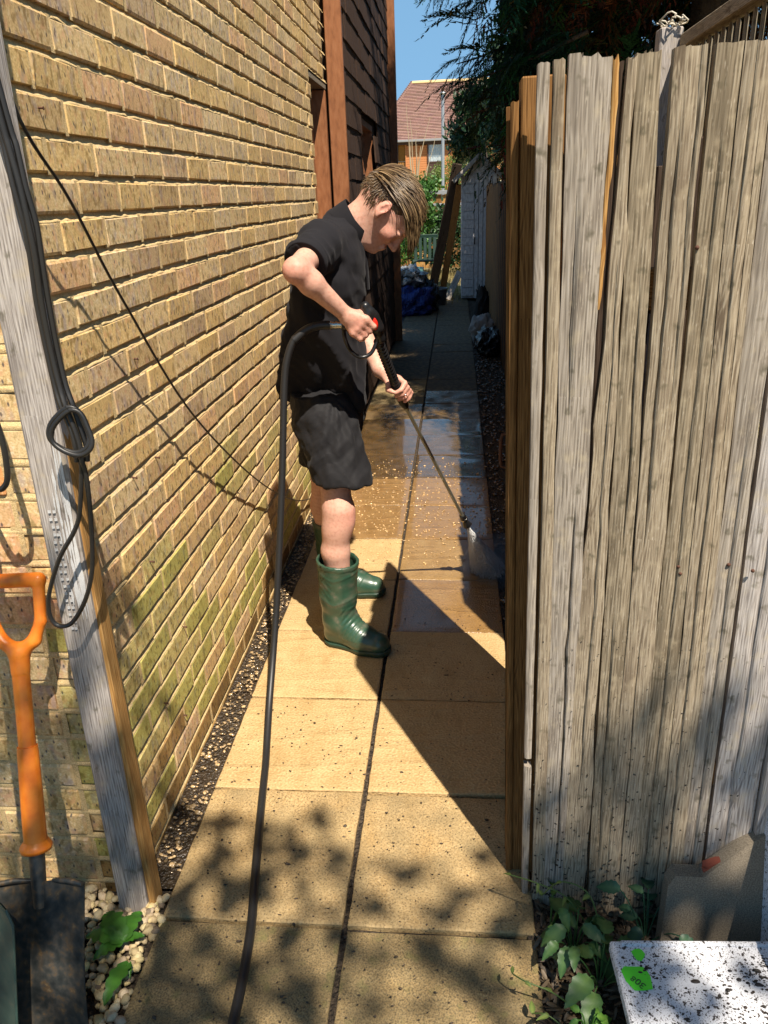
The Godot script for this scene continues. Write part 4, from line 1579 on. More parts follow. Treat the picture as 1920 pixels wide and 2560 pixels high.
	for k in 5:
		part(ch, "back_slat", timber(at_angle(Vector3(-.78 + k * .09, .42, -15.8), Vector3(-.79 + k * .095, .84, -15.9)), Vector3(.06, .42, .02), .004).mesh(), M.plastic_green)
	part(ch, "back_rail", timber(at_angle(Vector3(-.83, .84, -15.9), Vector3(-.37, .84, -15.9), Vector3.UP), Vector3(.07, .5, .03), .008).mesh(), M.plastic_green)
	part(ch, "seat", timber(Transform3D(Basis.IDENTITY, Vector3(-.6, .42, -15.6)), Vector3(.46, .03, .44), .01).mesh(), M.plastic_green)
	for q in [[-.8, -15.4], [-.4, -15.4], [-.8, -15.8], [-.4, -15.8]]:
		part(ch, "leg", timber(at_angle(Vector3(q[0], -.03, q[1]), Vector3(q[0] * .97 - .02, .42, q[1])), Vector3(.045, .45, .045), .006).mesh(), M.plastic_green)
	for q in [-.84, -.36]:
		part(ch, "armrest", timber(Transform3D(Basis.IDENTITY, Vector3(q, .64, -15.65)), Vector3(.05, .03, .42), .008).mesh(), M.plastic_green)
	var tl := thing("plastic_tub", "pale teal plastic tub on the dry lawn next to the garden chair", "tub", Vector3(-.74, 0, -15.0))
	mb = MB.new()
	mb.lathe(Transform3D(Basis.IDENTITY, Vector3(-.74, -.03, -15.0)), [Vector2(.001, 0), Vector2(.1, 0), Vector2(.14, .36), Vector2(.15, .37), Vector2(.13, .36), Vector2(.09, .05), Vector2(.001, .04)], 18)
	part(tl, "body", mb.mesh(), M.plastic_teal)
	# low garden fence and shrubs behind the lawn
	var lf := thing("garden_fence", "low brown board fence with a pale capping across the far end of the garden", "fence", Vector3(-1.0, 0, -19.0))
	for k in 40:
		part(lf, "board", timber(Transform3D(Basis.IDENTITY, Vector3(-4.0 + k * .15, .76, -19.0)), Vector3(.143, 1.62, .02), .003).mesh(), M.wood_brown if rng.randf() < .6 else M.wood_orange)
	part(lf, "capping_rail", timber(at_angle(Vector3(-4.1, 1.62, -18.97), Vector3(2.0, 1.62, -18.97), Vector3.UP), Vector3(.08, 6.1, .06), .004).mesh(), M.lid_pale)
	part(lf, "mid_rail", timber(at_angle(Vector3(-4.1, 1.36, -18.96), Vector3(2.0, 1.36, -18.96), Vector3.UP), Vector3(.05, 6.1, .04), .004).mesh(), M.galvanised)
	var lm := leafset_mesh(81, 16, .10, .075, .045)
	var lm2 := leafset_mesh(82, 14, .16, .08, .04)
	shrub("leafy_shrub", "bright green climbing shrub beside the boy's fringe in the far garden", "shrub", Vector3(-.95, 0, -16.6), [[Vector3(-.75, 1.45, -16.5), .24], [Vector3(-.66, 1.15, -16.5), .24], [Vector3(-.85, .85, -16.5), .3], [Vector3(-1.05, .6, -16.4), .32], [Vector3(-1.05, 1.2, -16.8), .4], [Vector3(-.6, 1.7, -16.8), .2]], lm, 170.0, Color(.06, .15, .03), M.leaf)
	shrub("dark_shrub", "dark shaded shrub behind the garden chair and leaning timbers", "shrub", Vector3(-.3, 0, -17.2), [[Vector3(-.35, .6, -17.2), .4], [Vector3(-.1, .9, -17.3), .4], [Vector3(.1, .5, -17.2), .4], [Vector3(-.3, 1.1, -17.5), .3], [Vector3(.3, 1.0, -16.8), .4]], lm, 150.0, Color(.025, .065, .02), M.leaf_shade)
	shrub("flowering_bush", "sunlit yellow-green bush in front of the far house", "bush", Vector3(-.8, 0, -34.0), [[Vector3(-.9, 2.0, -34), .5], [Vector3(-.3, 2.3, -34), .6], [Vector3(.3, 2.1, -34), .5], [Vector3(-1.4, 1.8, -34.2), .5], [Vector3(-.4, 1.6, -33.8), .6], [Vector3(.1, 2.6, -34.1), .4]], lm2, 150.0, Color(.14, .20, .045), M.leaf)
	shrub("broadleaf_bush", "pale broadleaf bush behind the shed roof in front of the far house", "bush", Vector3(.8, 0, -22.0), [[Vector3(.55, 2.1, -22), .5], [Vector3(.95, 2.7, -22), .6], [Vector3(.75, 3.2, -22.2), .4], [Vector3(1.3, 3.2, -22), .6], [Vector3(1.3, 2.2, -21.8), .6]], lm2, 150.0, Color(.06, .09, .03), M.leaf)
	# bare sapling with pale twigs
	var sp := thing("bare_sapling", "bare pale sapling with thin upright twigs in front of the far house", "sapling", Vector3(-1.6, 0, -33.0))
	mb = MB.new()
	for k in 12:
		var p := Vector3(-1.6, .2, -33) + Vector3(rr(-.1, .1), rr(0, 1.4), 0)
		var pts := [p]
		var lean := rr(-.28, .28)
		for j in 5:
			p += Vector3(lean * rr(.3, 1.0) + rr(-.05, .05), rr(.4, .72), rr(-.05, .05))
			pts.append(p)
		mb.tube(pts, [.03, .024, .018, .014, .01, .006], 5)
	part(sp, "stems", mb.mesh(), M.twig_pale)
	# tall grey pole
	var po := thing("flue_pole", "tall thin grey metal pole with a collar near its top in front of the roof", "pole", Vector3(-.47, 0, -30.0))
	mb = MB.new()
	mb.tube([Vector3(-.47, 0, -30), Vector3(-.455, 4.82, -30)], .055, 10)
	part(po, "shaft", mb.mesh(), M.galvanised)
	mb = MB.new()
	mb.lathe(Transform3D(Basis.IDENTITY, Vector3(-.455, 4.72, -30)), [Vector2(.056, 0), Vector2(.12, .02), Vector2(.12, .06), Vector2(.056, .08)], 12)
	part(po, "collar", mb.mesh(), M.galvanised)
	mb = MB.new()
	mb.lathe(Transform3D(Basis.IDENTITY, Vector3(-.455, 4.80, -30)), [Vector2(.05, 0), Vector2(.06, .1), Vector2(.05, .13), Vector2(.001, .14)], 12)
	part(po, "cap", mb.mesh(), M.rust)
	# the far house: tiled hip roof, brick and cedar boarding, two windows
	var h := thing("far_house", "brick house with brown tiled hip roof and orange boarded panels in the distance", "house", Vector3(1.0, 0, -52.0))
	var Z := -50.0
	var core := MB.new()
	core.box(Transform3D(Basis.IDENTITY, Vector3(1.2, 2.2, -53.6)), Vector3(11.0, 4.5, 7.0))
	part(h, "wall", core.mesh(), M.far_brick)
	var rc := MB.new()
	var e0 := Vector3(-5.0, 4.5, Z + .35)
	var e1 := Vector3(7.4, 4.5, Z + .35)
	var r0 := Vector3(-2.7, 7.85, -53.6)
	var r1 := Vector3(5.2, 7.85, -53.6)
	var b0 := Vector3(-5.0, 4.5, -57.5)
	var b1 := Vector3(7.4, 4.5, -57.5)
	var nr := 38
	for k in nr:
		var t0 := float(k) / nr
		var t1 := float(k + 1) / nr
		for q in [[e0, e1, r0, r1], [b0, e0, r0, r0], [b1, b0, r1, r0], [e1, b1, r1, r1]]:
			var a: Vector3 = q[0].lerp(q[2], t0)
			var b2: Vector3 = q[1].lerp(q[3], t0)
			var c: Vector3 = q[1].lerp(q[3], t1)
			var d: Vector3 = q[0].lerp(q[2], t1)
			var up := Vector3(0, .035, .03)
			var n := maxi(1, int(a.distance_to(b2) / .34))
			for j in n:
				var f0 := float(j) / n
				var f1 := float(j + 1) / n
				var g := rr(.78, 1.12)
				rc.col = Color(g, g * rr(.93, 1.03), g * rr(.9, 1.03))
				rc.poly([a.lerp(b2, f0) + up, a.lerp(b2, f1) + up, d.lerp(c, f1), d.lerp(c, f0)], [Vector2.ZERO, Vector2.RIGHT, Vector2.ONE, Vector2.DOWN])
				if q[0] == e0:
					rc.poly([a.lerp(b2, f0), a.lerp(b2, f1), a.lerp(b2, f1) + up, a.lerp(b2, f0) + up], [Vector2.ZERO, Vector2.RIGHT, Vector2.ONE, Vector2.DOWN])
	var ro := part(h, "roof", rc.mesh(), M.roof_tile)
	mb = MB.new()
	mb.tube([r0, r1], .13, 8)
	part(ro, "ridge", mb.mesh(), M.mortar)
	mb = MB.new()
	for k in 34:
		var p := e0.lerp(r0, k / 33.0)
		mb.box(Transform3D(Basis(Vector3.UP, .8), p + Vector3(0, .06, 0)), Vector3(.16, .11, .16), .01)
	part(ro, "hip_tiles", mb.mesh(), M.roof_tile)
	part(h, "gutter", timber(at_angle(e0 + Vector3(0, -.05, .05), e1 + Vector3(0, -.05, .05), Vector3.UP), Vector3(.12, 12.4, .12), .02).mesh(), M.lid_pale)
	part(h, "fascia", timber(at_angle(Vector3(-5, 4.36, Z + .1), Vector3(7.4, 4.36, Z + .1), Vector3.UP), Vector3(.2, 12.4, .2), .01).mesh(), M.frame_brown)
	for q in [[-2.95, -1.68], [-.78, -.25], [1.4, 2.6]]:
		for k in 22:
			part(h, "cladding_board", timber(at_angle(Vector3(q[0], 1.5 + k * .126, Z + .02), Vector3(q[1], 1.5 + k * .126, Z + .02), Vector3.UP), Vector3(.118, q[1] - q[0], .05), .01).mesh(), M.cedar_board)
		for e in q:
			part(h, "cover_strip", timber(Transform3D(Basis.IDENTITY, Vector3(e, 2.9, Z + .05)), Vector3(.06, 2.9, .08), .01).mesh(), M.cedar_board)
	for q in [[-1.65, -.80, 3.28, 4.26], [-4.2, -3.45, 2.2, 4.26]]:
		var cx: float = (q[0] + q[1]) * .5
		var cy: float = (q[2] + q[3]) * .5
		var wd: float = q[1] - q[0]
		var hg: float = q[3] - q[2]
		var f := MB.new()
		for e in [-1, 1]:
			f.box(Transform3D(Basis.IDENTITY, Vector3(cx + e * wd * .5, cy, Z + .06)), Vector3(.09, hg + .1, .12), .01)
			f.box(Transform3D(Basis.IDENTITY, Vector3(cx, cy + e * hg * .5, Z + .06)), Vector3(wd - .1, .08, .12), .01)
		if q[2] > 3:
			f.box(Transform3D(Basis.IDENTITY, Vector3(cx, q[2] - .55, Z + .05)), Vector3(wd + .08, 1.0, .1), .01)
		var wi := part(h, "window", f.mesh(), M.frame_brown)
		var g := []
		for k in 2:
			var row := []
			for j in 19:
				row.append(Vector3(q[0] + wd * j / 18.0, q[2] + hg * k, Z + .02 + .02 * sin(j * 1.9 + k)))
			g.append(row)
		mb = MB.new()
		mb.rows(g)
		part(wi, "curtain", mb.mesh(), M.net_curtain)
		mb = MB.new()
		mb.box(Transform3D(Basis.IDENTITY, Vector3(cx, cy, Z + .07)), Vector3(wd, hg, .01))
		part(wi, "pane", mb.mesh(), M.pane)
	var rl := MB.new()
	for k in 7:
		rl.tube([Vector3(-3.6 + k * .1, 2.3, Z + .5), Vector3(-3.6 + k * .1, 3.35, Z + .5)], .015, 5)
	rl.tube([Vector3(-3.7, 3.35, Z + .5), Vector3(-2.95, 3.35, Z + .5)], .03, 6)
	part(h, "balcony_rail", rl.mesh(), M.iron)
	# small rubble along the side fence
	var st := thing("boulder", "rounded pale stone lying against the side fence along the path", "stone", Vector3(.32, 0, -9.2))
	part(st, "stone", lump(Vector3(.31, .12, -9.2), Vector3(.14, .18, .16), 91, .35), M.stone_white)
	st = thing("rubble_sack", "dark sagging sack leaning on the side fence beneath the pale stone", "sack", Vector3(.34, 0, -8.6))
	part(st, "sack", lump(Vector3(.36, .10, -8.5), Vector3(.15, .15, .38), 92, .5), M.bag_black)
	st = thing("stone_figure", "dark pointed stone standing by the fence end near the shed", "stone", Vector3(.35, 0, -11.3))
	part(st, "stone", lump(Vector3(.37, .14, -11.3), Vector3(.09, .22, .1), 93, .7), M.felt_dark)

func V(a: Array) -> Array:
	var o := []
	for k in range(0, a.size(), 3):
		o.append(Vector3(a[k], a[k + 1], a[k + 2]))
	return o

# smooth curve through points
func curve(pts: Array, n := 6, closed := false) -> Array:
	var o := []
	var m := pts.size()
	for k in (m if closed else m - 1):
		var p0: Vector3 = pts[(k - 1 + m) % m] if closed else pts[maxi(k - 1, 0)]
		var p1: Vector3 = pts[k]
		var p2: Vector3 = pts[(k + 1) % m]
		var p3: Vector3 = pts[(k + 2) % m] if closed else pts[mini(k + 2, m - 1)]
		for j in n:
			o.append(p1.cubic_interpolate(p2, p0, p3, float(j) / n))
	o.append(pts[0] if closed else pts[m - 1])
	return o

func build_post_and_tools() -> void:
	rng.seed = 106
	var po := thing("gate_post", "leaning silver-grey timber gate post with white paint marks against the brick corner", "post", Vector3(-.80, 0, -1.365))
	var ax := at_angle(Vector3(-.803, -.03, -1.366), Vector3(-.761, 2.35, -1.366))
	var mb := MB.new()
	mb.box(ax, Vector3(.074, 2.38, .06), .006, .0012, rng, Vector2(.4, .1))
	var pm := part(po, "post_timber", mb.mesh(), M.wood_silver)
	part(po, "stop_strip", timber(at_angle(Vector3(-.757, -.02, -1.372), Vector3(-.748, 2.35, -1.372)), Vector3(.018, 2.37, .046), .003).mesh(), M.wood_orange)
	# white paint on the front of the post
	mb = MB.new()
	for k in 46:
		var f := pow(rng.randf(), 1.6)
		var y0 := rr(.82, 1.12)
		var y1 := minf(1.22, y0 + rr(.03, .2) * (1.2 - f))
		var w := rr(.0008, .0030)
		var ed := -.803 + .0365
		var q := []
		for e in 7:
			var t := e / 6.0
			var y := lerpf(y0, y1, t)
			var x := ed + .0178 * y - .0035 - f * .030 + rr(-.0004, .0004)
			var hw := w * sin(PI * clampf(t, .06, .94))
			q.append([Vector3(x - hw, y, -1.3342 + k * .00003), Vector3(x + hw, y, -1.3342 + k * .00003)])
		mb.rows(q)
	part(po, "paint_smear", mb.mesh(), M.paint_smear)
	mb = MB.new()
	for k in 17:
		var y := 0.80 + k * .0165
		var c := -.806 + .021 * y - .012
		for j in 2:
			var x := c + j * .009 + rr(-.002, .002)
			mb.poly([Vector3(x, y, -1.3324), Vector3(x + .006, y + .001, -1.3324), Vector3(x + .0062, y + .007, -1.3324), Vector3(x, y + .0065, -1.3324)], [Vector2(0, 0), Vector2(.1, 0), Vector2(.1, .1), Vector2(0, .1)])
	part(po, "paint_dabs", mb.mesh(), M.paint_smear)
	mb = MB.new()
	for k in 5:
		var y: float = [.05, .12, .3, .62, .75][k]
		mb.box(Transform3D(Basis.IDENTITY, Vector3(-.7455 + .021 * y, y, -1.345)), Vector3(.004, .03, .02), .001)
	# black cables bunched down the post with a loose knot
	var cb := thing("cable_bundle", "black cables hanging down the grey gate post and tied in a loose knot", "cable", Vector3(-.70, 1.3, -1.31))
	var bun := V([-.745, 2.0, -1.315, -.725, 1.759, -1.315, -.72, 1.712, -1.315, -.715, 1.654, -1.312, -.711, 1.595, -1.312, -.712, 1.543, -1.312, -.716, 1.466, -1.312, -.716, 1.387, -1.312, -.712, 1.323, -1.308, -.702, 1.288, -1.30, -.691, 1.247, -1.295, -.686, 1.214, -1.292, -.688, 1.185, -1.29])
	var lp := V([-.69, 1.164, -1.29, -.708, 1.084, -1.288, -.726, 1.045, -1.286, -.763, .993, -1.284, -.797, .925, -1.284, -.81, .883, -1.284, -.809, .851, -1.284, -.793, .838, -1.284, -.766, .848, -1.284, -.731, .898, -1.286, -.707, .96, -1.288, -.694, 1.036, -1.29, -.686, 1.1, -1.29, -.682, 1.16, -1.29])
	for k in 3:
		var o := Vector3([-.006, .004, .012][k], 0, [0.0, .003, -.004][k])
		var pts := []
		for p in bun:
			pts.append(p + o + Vector3(rr(-.001, .001), 0, rr(-.001, .001)))
		mb = MB.new()
		mb.tube(curve(pts, 4), .0054, 8)
		part(cb, "cable", mb.mesh(), M.cable_black)
	mb = MB.new()
	var lpts := [bun[12]]
	lpts.append_array(lp)
	lpts.append(bun[12] + Vector3(.004, .01, .004))
	mb.tube(curve(lpts, 5), .0046, 8)
	part(cb, "loop", mb.mesh(), M.cable_black)
	var kn := V([-.691, 1.288, -1.285, -.719, 1.266, -1.28, -.73, 1.246, -1.278, -.727, 1.229, -1.276, -.706, 1.214, -1.274, -.682, 1.208, -1.274, -.663, 1.217, -1.276, -.657, 1.234, -1.28, -.663, 1.259, -1.284, -.673, 1.282, -1.288])
	for k in 2:
		mb = MB.new()
		var kp := []
		for p in kn:
			kp.append(p + Vector3(.006, -.004, .004) * k)
		mb.tube(curve(kp, 5, true), .0048, 8, false)
		part(cb, "knot", mb.mesh(), M.cable_black)
	var cc := thing("cable_tail", "short loop of black cable hanging in front of the brick front at the left edge", "cable", Vector3(-.85, 1.2, -1.3))
	mb = MB.new()
	mb.tube(curve(V([-.95, 1.7, -1.32, -.86, 1.42, -1.31, -.842, 1.3, -1.3, -.836, 1.22, -1.3, -.838, 1.18, -1.3, -.843, 1.15, -1.3, -.853, 1.133, -1.3, -.868, 1.128, -1.3, -.9, 1.15, -1.305, -.97, 1.45, -1.33]), 6), .0058, 8)
	part(cc, "cord", mb.mesh(), M.cable_black)
	# thin black line slung along the wall
	var wi := thing("washing_line", "thin black line slung diagonally along the sunlit brick wall", "line", Vector3(-.76, 1.0, -2.3))
	mb = MB.new()
	mb.tube(curve(V([-.735, 2.05, -1.36, -.74, 1.787, -1.394, -.745, 1.63, -1.551, -.75, 1.411, -1.741, -.758, 1.038, -2.125, -.772, .585, -2.806, -.788, .231, -3.5, -.80, .02, -4.1]), 8), .0032, 6)
	part(wi, "cord", mb.mesh(), M.cable_black)
	# small nails and clips in the joints
	var inv := Transform3D.IDENTITY
	var np := [[1.80, -1.62], [.985, -1.92], [.74, -1.78], [.45, -1.93], [1.26, -1.88], [.62, -2.6], [.33, -1.72], [.205, -1.83], [.985, -1.76]]
	for q in np:
		var n := thing("wall_nail", "small dark masonry nail stuck in a mortar joint of the brick wall", "nail", Vector3(WX, q[0], q[1]), "nails in the brick wall")
		mb = MB.new()
		mb.tube([Vector3(WX - .01, q[0], q[1]), Vector3(WX + .012, q[0] - .002, q[1])], .0022, 6)
		mb.box(Transform3D(Basis(Vector3.RIGHT, .4), Vector3(WX + .011, q[0] - .002, q[1])), Vector3(.002, .007, .006), .001)
		part(n, "shank", mb.mesh(), M.rust)
	# spade with an orange handle
	var sp := thing("garden_spade", "spade with bright orange plastic handle and worn dark steel blade leaning on bricks", "spade", Vector3(-.87, 0, -1.03))
	var yb := Vector3(-.053, .938, -.336).normalized()
	var xb := Vector3(.998, 0, 0)
	xb = (xb - yb * xb.dot(yb)).normalized()
	var X := Transform3D(Basis(xb, yb, xb.cross(yb)), Vector3(-.850, 0.0, -1.03))
	mb = MB.new()
	mb.tube([X * Vector3(-.012, .40, 0), X * Vector3(-.013, .46, 0), X * Vector3(-.014, .60, 0), X * Vector3(-.014, .612, 0)], [.0235, .0235, .0215, .0205], 16)
	part(sp, "grip_sleeve", mb.mesh(), M.plastic_orange)
	mb = MB.new()
	mb.tube([X * Vector3(-.014, .60, 0), X * Vector3(-.015, .70, 0), X * Vector3(-.016, .775, 0), X * Vector3(-.016, .80, 0)], [.0175, .0175, .018, .021], 16)
	part(sp, "shaft", mb.mesh(), M.plastic_orange)
	mb = MB.new()
	mb.lathe(Transform3D(X.basis, X * Vector3(-.012, .393, 0)), [Vector2(.012, -.006), Vector2(.031, -.004), Vector2(.033, .004), Vector2(.030, .010), Vector2(.024, .018)], 20)
	part(sp, "flange", mb.mesh(), M.plastic_orange)
	var fl := Field.new(Vector3(-.11, .74, -.05), Vector3(.08, 1.02, .05), .0035)
	var hx := -.016
	fl.cap(Vector3(hx, .77, 0), Vector3(hx, .81, 0), .019, .021, .02)
	for s in [-1, 1]:
		fl.cap(Vector3(hx, .81, 0), Vector3(hx + s * .035, .835, 0), .018, .0125, .008)
		fl.cap(Vector3(hx + s * .035, .835, 0), Vector3(hx + s * .052, .875, 0), .0135, .0115, .008)
		fl.cap(Vector3(hx + s * .052, .875, 0), Vector3(hx + s * .054, .955, 0), .0115, .0125, .006)
	fl.cap(Vector3(hx - .054, .962, 0), Vector3(hx + .054, .962, 0), .0155, .0155, .006)
	mb = MB.new()
	fl.net(mb)
	var hm := MB.new()
	hm.add(mb, X)
	part(sp, "d_handle", hm.mesh(), M.plastic_orange)
	mb = MB.new()
	mb.tube([X * Vector3(-.008, .27, .006), X * Vector3(-.010, .34, .004), X * Vector3(-.012, .395, 0)], [.014, .0155, .0165], 12)
	part(sp, "socket", mb.mesh(), M.blade_worn)
	var g := []
	for k in 13:
		var t := k / 12.0
		var row := []
		for j in 11:
			var a := j / 10.0 * 2.0 - 1.0
			var w := lerpf(.083, .096, smoothstep(0, 1, t))
			row.append(X * Vector3(a * w, .325 * t - (.02 * (1.0 - a * a) if k == 0 else 0.0), .014 * a * a - .010 * exp(-a * a * 18.0) * -t + .012 * sin(PI * t)))
		g.append(row)
	mb = MB.new()
	mb.rows(g)
	var g2 := []
	for row in g:
		var r2 := []
		for p in row:
			r2.append(p - X.basis.z * .0022)
		r2.reverse()
		g2.append(r2)
	mb.rows(g2)
	for s in [-1, 1]:
		mb.tube([X * Vector3(s * .022, .325, .004), X * Vector3(s * .06, .328, .012), X * Vector3(s * .095, .325, .02)], [.004, .006, .005], 8)
	part(sp, "blade", mb.mesh(), M.blade_worn)
	# second tool: only its dark green blade shows
	var s2 := thing("shovel", "dark green shovel blade standing in front of the spade at the left edge", "shovel", Vector3(-.95, 0, -1.0))
	var Y := Transform3D(Basis(Vector3(.985, 0, .17), Vector3(.06, .965, -.25).normalized(), Vector3(-.17, .25, .95)).orthonormalized(), Vector3(-.985, .0, -.975))
	g = []
	for k in 13:
		var t := k / 12.0
		var row := []
		for j in 11:
			var a := j / 10.0 * 2.0 - 1.0
			var w := .118 * (1.0 if t < .9 else sqrt(maxf(0.1, 1.0 - pow((t - .9) / .1, 2.0) * .25)))
			row.append(Y * Vector3(a * w, .36 * t, .03 * a * a))
		g.append(row)
	mb = MB.new()
	mb.rows(g)
	g2 = []
	for row in g:
		var r2 := []
		for p in row:
			r2.append(p - Y.basis.z * .003)
		r2.reverse()
		g2.append(r2)
	mb.rows(g2)
	var edge := []
	for k in 13:
		edge.append(g[k][10])
	mb.tube(edge, .003, 6)
	part(s2, "blade", mb.mesh(), M.blade_green)
	mb = MB.new()
	mb.tube([Y * Vector3(0, .3, .0), Y * Vector3(0, .5, -.01), Y * Vector3(0, 1.2, -.02)], [.018, .019, .018], 10)
	part(s2, "shaft", mb.mesh(), M.wood_tan)
	# gravel: pale stones, too many to count
	var ms := [pebble_mesh(1), pebble_mesh(2), pebble_mesh(3), pebble_mesh(4)]
	var xs := [[], [], [], []]
	var cs := [[], [], [], []]
	for k in 5200:
		var x := rr(-1.7, -.715)
		var z := rr(-1.39, -.45)
		if x > -.735 and rng.randf() < .6:
			continue
		var s := rr(.006, .0155)
		var vr := rng.randi() % 4
		xs[vr].append(Transform3D(Basis.from_euler(Vector3(rr(-.6, .6), rr(0, TAU), rr(-.6, .6))).scaled(Vector3(s, s, s)), Vector3(x, -.022 + s * .5 + rr(0, .014), z)))
		var q := rr(.55, 1.1)
		cs[vr].append(Color(.74 * q, .59 * q * rr(.94, 1.04), .34 * q * rr(.8, 1.15)) if rng.randf() < .9 else Color(.2, .15, .1))
	var gv := Node3D.new()
	gv.name = "gravel"
	add_child(gv)
	gv.set_meta("kind", "stuff")
	tag(gv, "pale golden gravel stones beneath the spade", "gravel")
	for k in 4:
		copies(gv, "stones", ms[k], M.pebble, xs[k], cs[k])
	# dandelion weeds in the gravel
	dandelion("dandelion_weed", "wet dandelion leaf rosette in the gravel at the foot of the gate post", Vector3(-.775, .0, -1.22), [[2.35, .11, .06], [-2.5, .07, .04], [1.5, .09, .05], [.6, .05, .028], [3.0, .10, .05]])
	dandelion("dandelion_weed", "single bright dandelion leaf lying on the gravel nearer the viewer", Vector3(-.74, .0, -1.17), [[-1.75, .10, .042], [-1.2, .03, .015]])

func dandelion(called: String, label: String, at: Vector3, leaves: Array) -> void:
	var d := thing(called, label, "weed", at, "weeds in the gravel")
	for l in leaves:
		var mb := MB.new()
		var dir := Vector3(cos(l[0]), .12, -sin(l[0])).normalized()
		var s := dir.cross(Vector3.UP).normalized()
		var prev := []
		var n := 12
		for k in n + 1:
			var t := float(k) / n
			var w: float = l[2] * .5 * sin(PI * clampf(t * .8 + .14, 0, 1)) * (1.0 if k % 3 else .74) * rr(.85, 1.1)
			if k == n:
				w = .001
			var m: Vector3 = at + dir * l[1] * t + Vector3(0, .022 + .03 * sin(PI * t) * l[1] * 5.0 - .02 * t, 0)
			mb.col = Color(.05, .16, .02) * rr(.8, 1.2)
			var row := [mb.p(m - s * w + Vector3(0, .006, 0)), mb.p(m), mb.p(m + s * w + Vector3(0, .006, 0))]
			if k > 0:
				mb.quad(prev[0], prev[1], row[1], row[0])
				mb.quad(prev[1], prev[2], row[2], row[1])
			prev = row
		part(d, "leaf", mb.mesh(), M.leaf)

